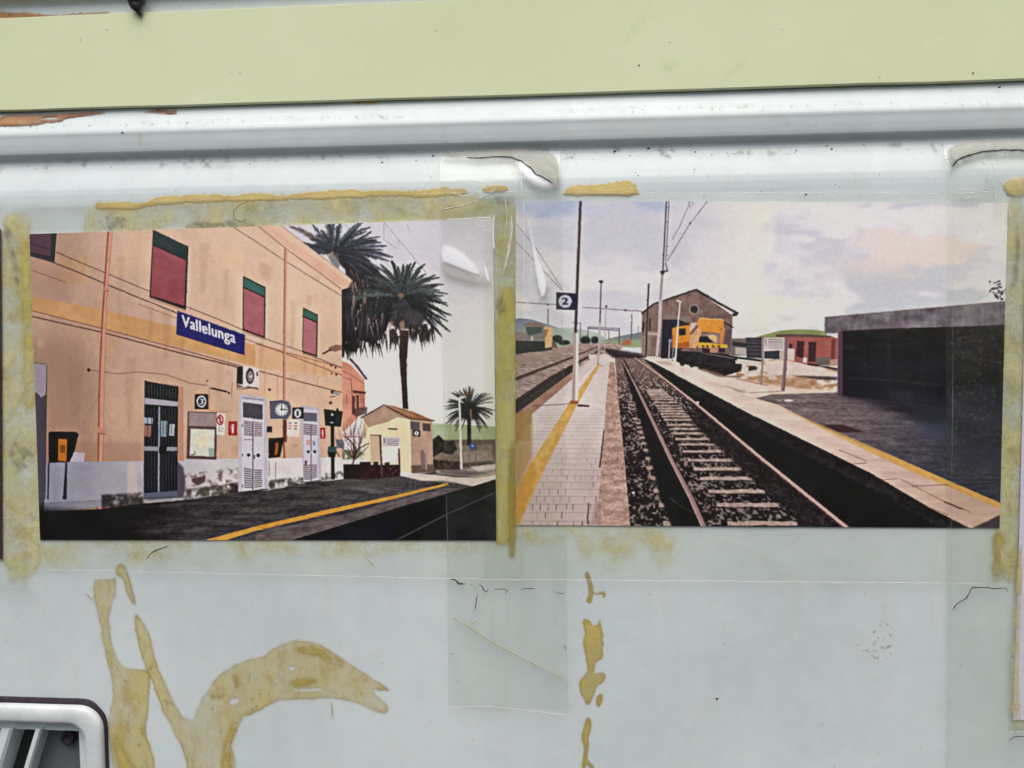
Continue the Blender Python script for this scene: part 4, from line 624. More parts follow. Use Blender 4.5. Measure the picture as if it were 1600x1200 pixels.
def film_mat(name, tint, gloss=.045, rough=.09, milk=.03, wrinkle=.00025, wscale=55, dust=0.0, dustcol=(.5, .49, .42)):
    """clear plastic: lets light through with a slight tint, mirrors a little, a trace of haze and dust"""
    t = NT(name); t.n.remove(t.b)
    tr = t.new('ShaderNodeBsdfTransparent'); tr.inputs[0].default_value = (*tint, 1)
    gl = t.new('ShaderNodeBsdfGlossy'); gl.inputs['Roughness'].default_value = rough; gl.inputs['Color'].default_value = (1, 1, 1, 1)
    nz = t.noise(wscale, 4, .55, .8); t.link(t.bump(nz, wrinkle, 1), gl.inputs['Normal'])
    df = t.new('ShaderNodeBsdfDiffuse'); df.inputs[0].default_value = (.82, .84, .86, 1)
    fr = t.new('ShaderNodeLayerWeight'); fr.inputs['Blend'].default_value = .5
    m1 = t.new('ShaderNodeMixShader'); t.link(t.math('ADD', t.math('MULTIPLY', t.math('POWER', fr.outputs['Facing'], 5.0), .8), gloss), m1.inputs[0]); t.link(tr.outputs[0], m1.inputs[1]); t.link(gl.outputs[0], m1.inputs[2])
    m2 = t.new('ShaderNodeMixShader'); t.link(t.math('MULTIPLY', t.maprange(t.noise(70, 6, .7, .3), .35, .75, .35, 1.6), milk), m2.inputs[0]); t.link(m1.outputs[0], m2.inputs[1]); t.link(df.outputs[0], m2.inputs[2])
    last = m2
    if dust:
        d2 = t.new('ShaderNodeBsdfDiffuse'); d2.inputs[0].default_value = (*dustcol, 1); m3 = t.new('ShaderNodeMixShader')
        f = t.math('ADD', t.math('MULTIPLY', t.maprange(t.noise(1300, 3, .7), .5, .72), dust), t.math('MULTIPLY', t.maprange(t.noise(90, 5, .7), .45, .75), dust * .5))
        t.link(f, m3.inputs[0]); t.link(last.outputs[0], m3.inputs[1]); t.link(d2.outputs[0], m3.inputs[2]); last = m3
    t.link(last.outputs[0], t.out.inputs['Surface']); return t.m
def glue_mat(name, c0, c1, rim, opac=.95, rough=.45, scale=70, speck=.4, bmp=.0002, mott=0.0, stretch=1.0, mscale=110, c2=None):
    """dried adhesive: mottled, browner along its rim, thin enough in places to let the paint through"""
    t = NT(name); m = t.attr('mask'); r = t.attr('rim')
    if stretch != 1:
        mp = t.new('ShaderNodeMapping'); mp.inputs['Scale'].default_value = (1, 1, stretch); t.link(t.coord(), mp.inputs['Vector']); t.c = mp.outputs[0]
    c = t.ramp(t.noise(scale, 6, .65, .5), [(.3, c0), (.7, c1)])
    if c2: c = t.mix(t.maprange(t.noise(scale * 2.3, 5, .7, .6), .45, .68), c, c2)
    c = t.mix(t.math('MULTIPLY', r, .85), c, rim)
    if mott: m = t.math('MULTIPLY', m, t.maprange(t.noise(mscale, 7, .72, .4), .32, .66, 1 - mott, 1.0))
    sp = t.math('MULTIPLY', t.maprange(t.noise(420, 4, .65), .56, .68), speck); c = t.mix(sp, c, tuple(np.array(rim) * .8))
    t.link(c, t.b.inputs['Base Color']); t.b.inputs['Roughness'].default_value = rough; t.b.inputs['Specular IOR Level'].default_value = .35
    t.link(t.bump(t.noise(500, 5, .65), bmp, .6), t.b.inputs['Normal'])
    tr = t.new('ShaderNodeBsdfTransparent'); mx = t.new('ShaderNodeMixShader')
    t.link(t.math('MULTIPLY', m, opac), mx.inputs[0]); t.link(tr.outputs[0], mx.inputs[1]); t.link(t.b.outputs[0], mx.inputs[2]); t.link(mx.outputs[0], t.out.inputs['Surface']); return t.m

def chaikin(p, n=2):
    for _ in range(n): q = np.roll(p, -1, 0); p = np.stack([.75 * p + .25 * q, .25 * p + .75 * q], 1).reshape(-1, 2)
    return p
def patch(name, polys, mat, d=.0002, thick=.00015, soft=.5, rough_px=2.0, res=.00032, hole=None, nfill=0.0, nscale=18, seed=1, parent=None, label=None, cat=None, group=None, depthf=None, rimw=5.0, th=.5, pd=0.0, nsoft=.16):
    """a thin irregular deposit: outline traced, then roughened, heaped up and thinned at the rim; one mesh"""
    pl = [chaikin(np.asarray(p, float).reshape(-1, 2)) for p in polys]
    a = np.concatenate(pl); wz = W(a, pd); mg = .002 + soft * .0008
    c = Canvas(wz[:, 0].min() - mg, wz[:, 1].min() - mg, wz[:, 0].max() + mg, wz[:, 1].max() + mg, res, pd)
    jx = (fbm(c.X, c.Y, 16, seed, 5) - .5) * 3 * rough_px; jy = (fbm(c.X, c.Y, 16, seed + 9, 5) - .5) * 3 * rough_px
    full = np.zeros((c.h, c.w), np.float32)
    for p in pl:
        sl, k = c.cov(p)
        if sl is not None: full[sl] = np.maximum(full[sl], k)
    for p in (hole or []):
        sl, k = c.cov(chaikin(np.asarray(p, float).reshape(-1, 2)))
        if sl is not None: full[sl] *= 1 - k
    ps = .000208 / res
    iy, ix = np.mgrid[0:c.h, 0:c.w]; full = full[np.clip((iy + jy * ps).round().astype(int), 0, c.h - 1), np.clip((ix + jx * ps).round().astype(int), 0, c.w - 1)]
    mask = blur(full, max(.45, soft * ps)); wide = blur(full, rimw * ps)
    if nfill: mask = mask * np.clip(1 - nfill + nfill * 2 * ss(th - nsoft, th + nsoft, fbm(c.X, c.Y, nscale, seed + 3, 5)), 0, 1)
    rim = ss(.92, .5, wide) * mask; hgt = ss(.02, .8, mask) * (.55 + .45 * ss(.4, 1, wide)) * (.7 + .6 * fbm(c.X, c.Y, 9, seed + 5, 3))
    keep = mask > .012; kk = keep[:-1, :-1] | keep[1:, :-1] | keep[:-1, 1:] | keep[1:, 1:]
    base = d if depthf is None else depthf(c.gx, c.gz) + d
    V = np.stack([c.gx, -(base + thick * hgt), c.gz], -1).reshape(-1, 3); idx = np.arange(c.h * c.w).reshape(c.h, c.w)
    q = np.stack([idx[:-1, :-1], idx[1:, :-1], idx[1:, 1:], idx[:-1, 1:]], -1)[kk]
    used = np.unique(q); rem = np.full(c.h * c.w, -1); rem[used] = np.arange(len(used))
    ob = mk(name, V[used], rem[q], mat, parent, True, {'mask': mask.reshape(-1)[used], 'rim': rim.reshape(-1)[used]})
    return tag(ob, label, cat, group)

def strip(name, pts, w, mat, d, h=.00012, parent=None, depthf=None, jit=0, seed=0, label=None, cat=None, w1=None, group=None, pd=0.0):
    """a narrow raised line (crease, crack, film edge): a low ridge with tapered ends"""
    pts = np.asarray(pts, float).reshape(-1, 2); L = np.r_[0, np.cumsum(np.linalg.norm(np.diff(pts, axis=0), axis=1))]
    n = max(3, int(L[-1] / 3)); s = np.linspace(0, L[-1], n); p = np.stack([np.interp(s, L, pts[:, 0]), np.interp(s, L, pts[:, 1])], -1)
    rs = np.random.RandomState(seed)
    if jit: p += np.stack([vn(s, s * 0, 9, seed) - .5, vn(s, s * 0, 7, seed + 1) - .5], -1) * 2 * jit
    q = W(p, pd); t = np.gradient(q, axis=0); t /= np.linalg.norm(t, axis=1)[:, None] + 1e-12; nn = np.stack([-t[:, 1], t[:, 0]], -1)
    ww = np.linspace(w, w if w1 is None else w1, n) * .000208 / 2 * (.7 + .6 * rs.rand(n) if jit else 1); ww = ww * np.minimum(1, np.minimum(np.arange(n) + .3, n - .7 - np.arange(n)) / 2)
    V = []; Fc = []
    for i in range(n):
        for k, hh in ((-1, 0), (0, h), (1, 0)):
            x, z = q[i] + nn[i] * ww[i] * k; b = d + (depthf(x, z) if depthf else 0); V.append((x, -(b + hh), z))
        if i:
            a = (i - 1) * 3; Fc += [(a, a + 3, a + 4, a + 1), (a + 1, a + 4, a + 5, a + 2)]
    o = mk(name, V, Fc, mat, parent, True); return tag(o, label, cat, group)

def sheet(name, corner_px, mat, d, parent=None, nx=40, ny=40, wob=.0001, seed=0, depthf=None, label=None, cat=None, group=None, edge=None, bulge=None, pd=0.0):
    """a thin flexible sheet over the wall; corner_px TL TR BR BL; edge(u, side) bends an edge"""
    TL, TR, BR, BL = [np.array(p, float) for p in corner_px]
    u = np.linspace(0, 1, nx + 1); v = np.linspace(0, 1, ny + 1); U, Vv = np.meshgrid(u, v)
    px = (TL * (1 - U[..., None]) + TR * U[..., None]) * (1 - Vv[..., None]) + (BL * (1 - U[..., None]) + BR * U[..., None]) * Vv[..., None]
    if edge: px = px + edge(U, Vv)
    q = W(px.reshape(-1, 2), pd).reshape(ny + 1, nx + 1, 2)
    dd = d + (fbm(px[..., 0], px[..., 1], 60, seed, 4) - .5) * 2 * wob
    if depthf: dd = dd + depthf(q[..., 0], q[..., 1])
    if bulge: dd = dd + bulge(px[..., 0], px[..., 1])
    V = np.stack([q[..., 0], -dd, q[..., 1]], -1).reshape(-1, 3); idx = np.arange((nx + 1) * (ny + 1)).reshape(ny + 1, nx + 1)
    Fc = np.stack([idx[:-1, :-1], idx[1:, :-1], idx[1:, 1:], idx[:-1, 1:]], -1).reshape(-1, 4)
    o = mk(name, V, Fc, mat, parent, True); return tag(o, label, cat, group)

# ---------------------------------------------------------------- the wall: one pressed sheet with a raised rib
PROF = [(-160, -1.0), (-60, -1.0), (-34, -2.6), (-26, -4.4), (-20, -4.9), (-8, -5.1), (0, -5.2), (60, -5.2), (144, -5.2), (152, -4.9), (166, -3.6), (178, -2.1), (184, -1.3), (188, -1.0), (191, -.95), (195, -1.05), (206, -1.15), (216, -1.35), (221, -1.55), (224, -1.9), (227, -2.5), (230, -3.2), (233, -3.7), (237, -3.9), (242, -3.75), (251, -3.05), (268, -1.55), (281, -.55), (290, -.2), (300, -.04), (312, 0), (400, 0), (1500, 0)]
PZ = np.array([W([(800, p)], d / 1000)[0, 1] for p, d in PROF]); PD = np.array([d / 1000 for p, d in PROF])
def prof(x, z): return np.interp(np.asarray(z), PZ[::-1], PD[::-1])
M_PAINT = paint_mat(); M_BOARD = board_mat()
hx0, hx1 = W([(-130, 1200)])[0, 0], W([(124, 1160)])[0, 0]; hz1, hz0 = W([(60, 1140)])[0, 1], W([(60, 1262)])[0, 1]
def build_wall():
    zs = []
    for i in range(len(PZ) - 1):
        n = 4 if abs(PZ[i] - PZ[i + 1]) < .03 else 20
        zs += list(np.linspace(PZ[i], PZ[i + 1], n, endpoint=False))
    zs = np.array(sorted(set(zs + [PZ[-1], hz0, hz1]), reverse=True)); xs = np.array(sorted(set(list(np.linspace(-.36, .36, 73)) + [hx0, hx1])))
    k = np.ones(5) / 5; dd = prof(0, zs); sm = np.interp(zs[::-1], zs[::-1], dd[::-1])[::-1]
    X, Z = np.meshgrid(xs, zs); D = np.repeat(sm[:, None], len(xs), 1) + (fbm(X * 4800, Z * 4800, 420, 2) - .5) * .0006 * (Z > PZ[-3])
    V = np.stack([X, -D, Z], -1).reshape(-1, 3); idx = np.arange(len(zs) * len(xs)).reshape(len(zs), len(xs)); Fc = []
    for i in range(len(zs) - 1):
        for j in range(len(xs) - 1):
            cx, cz = (xs[j] + xs[j + 1]) / 2, (zs[i] + zs[i + 1]) / 2
            if hx0 < cx < hx1 and hz0 < cz < hz1: continue
            Fc.append((idx[i, j], idx[i + 1, j], idx[i + 1, j + 1], idx[i, j + 1]))
    return mk('wall', V, Fc, M_PAINT, None, True)
tag(build_wall(), 'off-white painted sheet-metal cabinet wall with a raised horizontal rib', 'wall', kind='structure')

# ---------------------------------------------------------------- pale yellow board over the rib
def bar(name, prof_pts, x0, x1, mat, n=36, seed=0, wav=.0002, parent=None):
    xs = np.linspace(x0, x1, n); V = []; Fc = []; m = len(prof_pts)
    for i, x in enumerate(xs):
        w = (vn(np.array([x * 40.]), np.array([seed * 3.1]), 1.0, seed)[0] - .5) * 2 * wav
        V += [(x, -d, z + w) for z, d in prof_pts]
    for i in range(n - 1):
        for j in range(m): a, b = i * m + j, i * m + (j + 1) % m; Fc.append((a, b, b + m, a + m))
    Fc += [tuple(range(m))[::-1], tuple(range((n - 1) * m, n * m))]; return mk(name, V, Fc, mat, parent)
bz0 = W([(800, 149)], -.0028)[0, 1]; bz1 = W([(800, -4)], -.0028)[0, 1]
bd = bar('fascia_board', [(bz0, -.0049), (bz0 - .0001, -.0033), (bz0 + .0004, -.0028), (bz1 - .00008, -.0028), (bz1, -.0029), (bz1, -.0049)], -.34, .34, M_BOARD, 40, 4)
tag(bd, 'long pale yellow-green plastic board fixed above the white rib', 'board')

# ---------------------------------------------------------------- the two photographic prints
def print_mat(name, canvas, minX):
    a = np.clip(canvas.img, 0, 255); X, Y = canvas.X, canvas.Y
    iy, ix = np.mgrid[0:canvas.h, 0:canvas.w]; wx = (vn(X, Y, 6, 11) - .5) * 1.0 + (vn(X, Y, 2, 12) - .5) * .9; wy = (vn(X, Y, 6, 13) - .5) * 1.0 + (vn(X, Y, 2, 14) - .5) * .9
    a = a[np.clip((iy + wy).round().astype(int), 0, canvas.h - 1), np.clip((ix + wx).round().astype(int), 0, canvas.w - 1)]     # edges of a small snapshot are never ruler straight
    a = np.clip(a + .30 * (a - blur(a, 9)) + .2 * (a - blur(a, 2.2)), 0, 255)                   # the sharpening a pocket camera leaves
    lum = a.mean(-1, keepdims=True); a = lum + (a - lum) * .86
    a = 255 * (a / 255) ** 1.06; a = a * np.array((1.0, .995, 1.005)); a = blur(np.clip(a, 0, 255), 1.0); alb = np.clip((lin(a) - .006) / .775, .003, .9); s = srgb(alb)
    im = bpy.data.images.new(name, canvas.w, canvas.h); buf = np.ones((canvas.h, canvas.w, 4), np.float32); buf[..., :3] = s[::-1]
    im.pixels.foreach_set(buf.reshape(-1)); im.update(); im.pack()
    t = NT(name); tx = t.new('ShaderNodeTexImage'); tx.image = im; tx.interpolation = 'Linear'; tx.extension = 'EXTEND'
    t.link(tx.outputs[0], t.b.inputs['Base Color']); t.b.inputs['Roughness'].default_value = .38; t.b.inputs['Specular IOR Level'].default_value = .28
    t.link(t.bump(t.noise(160, 4, .6), .00008, .5), t.b.inputs['Normal']); return t.m
M_EDGE = plain('print_paper_edge', (.78, .76, .76), .6)
def photo_print(corner, draw, label, seed):
    q = W(corner); c = Canvas(q[:, 0].min() - .001, q[:, 1].min() - .001, q[:, 0].max() + .001, q[:, 1].max() + .001, .000131)
    draw(c); mat = print_mat('print_' + draw.__name__[5:], c, 0)
    nx, ny = 48, 32; U, V = np.meshgrid(np.linspace(0, 1, nx + 1), np.linspace(0, 1, ny + 1)); TL, TR, BR, BL = q
    g = (TL * (1 - U[..., None]) + TR * U[..., None]) * (1 - V[..., None]) + (BL * (1 - U[..., None]) + BR * U[..., None]) * V[..., None]
    d = .0006 + (fbm(g[..., 0] * 4800, g[..., 1] * 4800, 260, seed, 3) - .5) * .0005
    vt = np.stack([g[..., 0], -d, g[..., 1]], -1).reshape(-1, 3); idx = np.arange((nx + 1) * (ny + 1)).reshape(ny + 1, nx + 1)
    Fc = np.stack([idx[:-1, :-1], idx[1:, :-1], idx[1:, 1:], idx[:-1, 1:]], -1).reshape(-1, 4).tolist(); nf = len(Fc)
    ring = np.r_[idx[0, :], idx[1:, -1], idx[-1, -2::-1], idx[-2:0:-1, 0]]; bk = vt[ring].copy(); bk[:, 1] += .00028; nb = len(vt); m = len(ring)
    Fc += [(ring[i], ring[(i + 1) % m], nb + (i + 1) % m, nb + i) for i in range(m)] + [tuple(range(nb, nb + m))]
    o = mk('photo_print', np.concatenate([vt, bk]), Fc, mat, None, False); me = o.data; me.materials.append(M_EDGE)
    mi = np.zeros(len(Fc), np.int32); mi[nf:] = 1; me.polygons.foreach_set('material_index', mi)
    uv = me.uv_layers.new(name='UVMap'); co = np.concatenate([vt, bk]); li = np.zeros(len(me.loops), np.int32); me.loops.foreach_get('vertex_index', li)
    uvs = np.stack([(co[li, 0] - c.x0) / (c.x1 - c.x0), (co[li, 2] - c.z0) / (c.z1 - c.z0)], -1); uv.data.foreach_set('uv', uvs.astype(np.float32).reshape(-1))
    return tag(o, label, 'photograph', 'photographs taped side by side to the wall')
photo_print([(47.5, 366), (770.5, 341.5), (776, 844), (64, 843)], draw_station, 'colour photograph of a peach station building with palms and a blue name board', 3)
photo_print([(806, 314), (1573.5, 317), (1561, 824.5), (806, 820)], draw_tracks, 'colour photograph of railway tracks between platforms under a cloudy sky', 6)
# ---------------------------------------------------------------- dried adhesive and stains on the wall
PALE, RIM = (.43, .37, .19), (.34, .21, .055)
M_GLUE = glue_mat('dried_pale_glue', own(188, 175, 114), own(198, 187, 138), own(152, 116, 46), .84, .3, 70, .6, mott=.6, mscale=42, stretch=.5, c2=own(178, 154, 80))
M_OCHRE = glue_mat('dried_ochre_glue', own(194, 172, 104), own(206, 187, 124), own(178, 152, 84), .96, .6, 120, .25, .0003, c2=own(200, 184, 130))
M_AMBER = glue_mat('dried_amber_glue', own(172, 154, 76), own(187, 171, 102), own(158, 132, 52), .9, .3, 90, .25, mott=.4, mscale=90)
M_BROWN = glue_mat('rusty_brown_glue', own(132, 86, 38), own(168, 118, 62), own(110, 64, 28), .95, .35, 130, .3, .0003, mott=.3, c2=own(150, 110, 66))
M_OLIVE = glue_mat('yellowed_glue_film', own(186, 172, 72), own(206, 192, 108), own(184, 156, 60), .9, .35, 45, .15, mott=.4, stretch=.35, c2=own(196, 190, 140))
M_STRAW = glue_mat('straw_glue_film', own(196, 186, 122), own(212, 206, 164), own(196, 182, 122), .85, .4, 55, .25, mott=.85, mscale=75, c2=own(178, 164, 104))
M_FAINT = glue_mat('faint_glue_film', own(206, 196, 124), own(210, 204, 150), own(204, 190, 118), .55, .4, 60, .2, mott=.95, mscale=90, c2=own(190, 170, 92))
M_GRIME = glue_mat('dark_grime', own(96, 90, 82), own(128, 120, 104), own(96, 88, 78), .5, .8, 200, .3, mott=.8, mscale=400)
M_DIRT = glue_mat('dirt_line', own(64, 50, 46), own(98, 84, 76), own(50, 38, 36), .95, .8, 300, .2)
Zy = zf(130, 870, 3.137); Zb = zf(680, 840, 3.3325); Zt = zf(0, 0, 5)
GL = 'dried glue marks on the wall'
patch('glue_residue', [Zy(48, 115, 65, 108, 140, 112, 160, 95, 165, 170, 140, 230, 125, 300, 140, 440, 195, 550, 310, 552, 330, 580, 320, 760, 300, 860, 345, 960, 360, 1140, 160, 1140, 125, 900, 120, 790, 150, 680, 140, 590, 105, 470, 70, 270, 50, 190)], M_GLUE, label='pale glue strand running down just beside the vent frame', cat='glue', group=GL, seed=11, rimw=4.2, d=.00003, thick=.00004, soft=1.5, nsoft=.3, rough_px=1.6, nfill=.35, th=.42)
patch('glue_residue', [Zy(258, 265, 300, 330, 330, 390, 345, 480, 400, 620, 480, 780, 510, 795, 545, 800, 560, 740, 600, 660, 680, 560, 780, 510, 890, 490, 920, 455, 1000, 415, 1100, 412, 1180, 435, 1300, 520, 1520, 658, 1470, 655, 1400, 650, 1500, 725, 1490, 775, 1430, 760, 1330, 710, 1200, 690, 1060, 700, 960, 705, 880, 740, 820, 780, 780, 775, 750, 870, 710, 920, 740, 960, 760, 1140, 520, 1140, 500, 960, 420, 820, 330, 600, 290, 500, 260, 380, 252, 300)], M_GLUE, label='large pale glue smear arching like a beak below the station photograph', cat='glue', group=GL, seed=12, rimw=4.2, d=.00003, thick=.00004, soft=1.5, nsoft=.3, rough_px=1.6, nfill=.35, th=.42,
      hole=[Zy(1005, 540, 1040, 535, 1040, 555, 1010, 558), Zy(720, 700, 765, 690, 760, 720, 725, 725), Zy(1010, 648, 1180, 645, 1180, 656, 1040, 660)])
patch('glue_residue', [Zy(160, 40, 200, 30, 230, 110, 262, 235, 250, 240, 215, 190, 195, 100, 165, 95)], M_GLUE, label='short slanting glue drip above the gap of the glue smear', cat='glue', group=GL, seed=13, rimw=4.2, d=.00003, thick=.00004, soft=1.5, nsoft=.3, rough_px=1.2)
patch('glue_residue', [Zy(150, 860, 175, 870, 185, 930, 260, 1040, 300, 1140, 200, 1140, 170, 1000, 145, 930), Zy(205, 600, 222, 600, 225, 700, 205, 760)], M_AMBER, d=.00012, thick=.00004, soft=5, nfill=.6, nscale=14, nsoft=.3, rough_px=3, seed=37, label='darker amber streak within the glue strand beside the vent', cat='glue', group=GL)
patch('glue_residue', [Zy(740, 580, 765, 570, 765, 640, 745, 650), Zy(620, 660, 700, 640, 690, 690, 630, 690), Zy(820, 670, 838, 670, 836, 720, 822, 720), Zy(690, 920, 740, 800, 760, 800, 740, 900, 715, 930, 740, 1140, 690, 1140, 680, 980), Zy(1020, 440, 1180, 445, 1280, 520, 1260, 540, 1150, 480, 1030, 462), Zy(1000, 610, 1140, 590, 1150, 615, 1010, 640)], M_AMBER, d=.00012, thick=.00004, soft=3, nfill=.8, nscale=9, th=.48, nsoft=.25, rough_px=3, seed=38, label='amber blisters scattered within the large arching glue smear', cat='glue', group=GL)
patch('glue_residue', [Zb(785, 175, 800, 180, 825, 260, 820, 290, 850, 286, 872, 276, 892, 290, 880, 314, 868, 312, 878, 294, 850, 296, 820, 298, 815, 345, 790, 340, 785, 320, 800, 300, 795, 240, 780, 205)], M_AMBER, label='small amber glue fleck with a hook under the tracks photograph', cat='glue', group=GL, seed=14, d=.00003, thick=.00005, soft=.8, rough_px=1.0)
patch('glue_residue', [Zb(760, 425, 805, 425, 825, 470, 850, 450, 857, 415, 862, 460, 878, 510, 875, 630, 840, 635, 825, 690, 840, 710, 880, 695, 892, 740, 870, 760, 845, 765, 820, 840, 795, 880, 770, 850, 748, 790, 752, 735, 790, 700, 790, 635, 775, 590, 768, 540, 785, 490)], M_AMBER, label='largest ragged amber glue blotch right of the lower tape square', cat='glue', group=GL, seed=15, d=.00003, thick=.00005, soft=.8, rough_px=1.4)
patch('glue_residue', [Zb(840, 820, 875, 808, 870, 860, 850, 888, 835, 870)], M_AMBER, label='tiny amber glue spot beside the foot of the ragged blotch', cat='glue', group=GL, seed=16, d=.00003, thick=.00005, soft=.8, rough_px=.8)
patch('glue_residue', [Zb(790, 930, 812, 945, 815, 985, 795, 1050, 803, 1070, 790, 1150, 800, 1165, 830, 1190, 835, 1250, 822, 1250, 800, 1190, 785, 1180, 778, 1250, 750, 1250, 770, 1150, 775, 1080, 757, 1045, 770, 1000)], M_AMBER, label='lowest amber glue trickle leaving the bottom of the picture', cat='glue', group=GL, seed=17, d=.00003, thick=.00005, soft=.8, rough_px=1.0)
patch('glue_residue', [[(140, 330), (152, 318), (205, 319), (250, 310), (350, 306), (440, 308), (560, 299), (690, 300), (735, 305), (770, 318), (806, 312), (806, 345), (770, 352), (600, 355), (400, 364), (200, 372), (120, 370)]], M_STRAW, d=.0001, thick=.00008, soft=3.5, rough_px=4, nfill=.3, nscale=40, th=.42, nsoft=.3, label='straw-coloured glue band along the top of the station photograph', cat='glue', group=GL, seed=18)
patch('glue_residue', [[(148, 326), (152, 317), (165, 316), (200, 315), (208, 318), (225, 318), (245, 308), (300, 304), (345, 303), (352, 308), (385, 304), (420, 302), (440, 308), (470, 302), (500, 299), (560, 297), (640, 299), (690, 293), (720, 294), (735, 302), (690, 307), (600, 307), (500, 310), (420, 314), (300, 316), (250, 320), (225, 325), (180, 327)]], M_OCHRE, d=.0002, thick=.00015, soft=.6, rough_px=2.6, label='thick ochre glue ridge on the sloping wall above the station photograph', cat='glue', group=GL, seed=19)
patch('glue_residue', [[(880, 302), (888, 292), (905, 289), (935, 289), (955, 286), (970, 283), (988, 284), (999, 298), (1001, 305), (880, 305)]], M_OCHRE, d=.0002, thick=.0002, soft=.6, rough_px=1.8, label='thick ochre glue lump over the upper edge of the tracks photograph', cat='glue', group=GL, seed=20)
patch('glue_residue', [[(752, 292), (790, 288), (796, 297), (780, 300), (755, 298)]], M_OCHRE, d=.0003, thick=.0002, rough_px=1.6, label='small ochre glue scrap under the peeling tape top', cat='glue', group=GL, seed=21)
patch('glue_residue', [[(773, 455), (806, 440), (808, 560), (808, 740), (806, 836), (802, 850), (778, 852), (774, 846), (776, 800)]], M_OLIVE, d=.0001, thick=.0002, soft=3, rough_px=2, nfill=.3, nscale=45, th=.4, label='olive yellow glue strip filling the gap between the two photographs', cat='glue', group=GL, seed=22)
patch('glue_residue', [[(794, 690), (806, 690), (805, 864), (800, 872), (795, 866)]], M_AMBER, d=.0005, thick=.0003, soft=2.2, rough_px=1.2, label='amber glue drip at the foot of the strip between the photographs', cat='glue', group=GL, seed=23)
patch('glue_residue', [[(-6, 338), (40, 330), (50, 345), (52, 480), (58, 640), (66, 800), (68, 845), (60, 905), (-6, 915)]], M_STRAW, d=.0001, thick=.0001, soft=4, rough_px=5, nfill=.5, nscale=30, th=.42, nsoft=.3, label='mottled straw glue strip along the outer edge of the station photograph', cat='glue', group=GL, seed=24)
patch('glue_residue', [[(34, 372), (46, 370), (50, 470), (54, 560), (56, 640), (40, 640), (36, 480)]], M_OLIVE, d=.0003, thick=.0002, soft=4, rough_px=4, nfill=.5, nscale=22, th=.45, label='strong yellow glue streak against the outer edge of the station photograph', cat='glue', group=GL, seed=25)
patch('glue_residue', [[(1568, 300), (1604, 300), (1604, 912), (1556, 905), (1556, 840), (1566, 600)]], M_STRAW, d=.0001, thick=.0001, soft=4, rough_px=4, nfill=.5, nscale=30, th=.42, nsoft=.3, label='straw glue strip along the outer edge of the tracks photograph', cat='glue', group=GL, seed=26)
patch('glue_residue', [[(1566, 292), (1572, 281), (1586, 277), (1604, 277), (1604, 306), (1590, 308), (1574, 304)]], M_OCHRE, d=.0004, thick=.0004, rough_px=1.6, nfill=.3, label='ochre glue lump at the outer top corner of the tracks photograph', cat='glue', group=GL, seed=27)
patch('glue_residue', [[(1548, 828), (1574, 830), (1568, 880), (1566, 908), (1552, 911), (1549, 905), (1553, 870)]], M_AMBER, d=.0001, thick=.0001, soft=4, rough_px=3, nfill=.5, nscale=20, label='faded amber drip below the outer bottom corner of the tracks photograph', cat='glue', group=GL, seed=28)
patch('glue_residue', [[(66, 838), (250, 838), (500, 840), (776, 842), (760, 862), (640, 858), (560, 870), (400, 860), (330, 882), (290, 872), (250, 880), (180, 872), (110, 880), (66, 890)]], M_FAINT, d=.0001, thick=.00005, soft=7, rough_px=8, nfill=.8, nscale=40, th=.48, nsoft=.28, label='faint yellow glue haze under the bottom edge of the station photograph', cat='glue', group=GL, seed=29)
patch('glue_residue', [[(806, 815), (1060, 818), (1050, 875), (1030, 885), (1000, 850), (985, 885), (950, 895), (915, 880), (905, 850), (806, 850)]], M_FAINT, d=.0001, thick=.00005, soft=7, rough_px=8, nfill=.8, nscale=36, th=.48, nsoft=.28, label='faint yellow glue arcs under the bottom edge of the tracks photograph', cat='glue', group=GL, seed=30)
patch('glue_residue', [Zt(-60, 905, 300, 900, 500, 890, 820, 872, 830, 884, 700, 908, 540, 925, 470, 962, 300, 985, 150, 998, 40, 988, 20, 1008, -60, 1012)], M_BROWN, d=.0001, thick=.0005, rough_px=1.6, depthf=prof, pd=-.0045, label='rusty brown glue bead under the lower edge of the yellow board', cat='glue', group=GL, seed=31, hole=[Zt(320, 925, 470, 915, 450, 935, 340, 938)])
patch('glue_residue', [Zt(-60, 85, 130, 90, 200, 95, 280, 108, 400, 116, 520, 110, 800, 92, 860, 96, 850, 150, -60, 190)], M_BROWN, d=.0001, thick=.0005, rough_px=1.6, depthf=prof, pd=-.0045, label='rusty brown glue bead along the upper edge of the yellow board', cat='glue', group=GL, seed=32)
patch('glue_residue', [Zt(1100, 865, 1360, 855, 1390, 880, 1370, 910, 1240, 890, 1120, 880)], M_BROWN, d=.0001, thick=.0003, rough_px=2.5, nfill=.6, depthf=prof, pd=-.0045, label='broken brown glue scrapes under the yellow board', cat='glue', group=GL, seed=33)
patch('glue_residue', [[(545, 154), (596, 152), (590, 162), (566, 164), (552, 160)]], M_OCHRE, d=.0001, thick=.0003, rough_px=1.2, depthf=prof, pd=-.0045, label='short ochre glue dab under the middle of the yellow board', cat='glue', group=GL, seed=34)
patch('glue_residue', [[(770, 322), (808, 312), (808, 500), (773, 500), (773, 345)]], M_STRAW, d=.0001, thick=.0001, soft=3, rough_px=3, nfill=.4, nscale=26, th=.42, nsoft=.3, label='blotchy straw glue at the top of the gap between the two photographs', cat='glue', group=GL, seed=35)
patch('rust_streak', [[(218, 207), (221, 206), (222, 220), (220, 231), (218, 225)]], M_FAINT, d=.00012, thick=.00002, soft=.8, rough_px=.6, depthf=prof, pd=-.0015, label='short thin rust streak on the face of the white rib', cat='rust', seed=36)
M_SCUFF = glue_mat('pale_scuff', own(216, 222, 188), own(222, 226, 196), own(214, 220, 186), .5, .5, 60, 0, mott=.5)
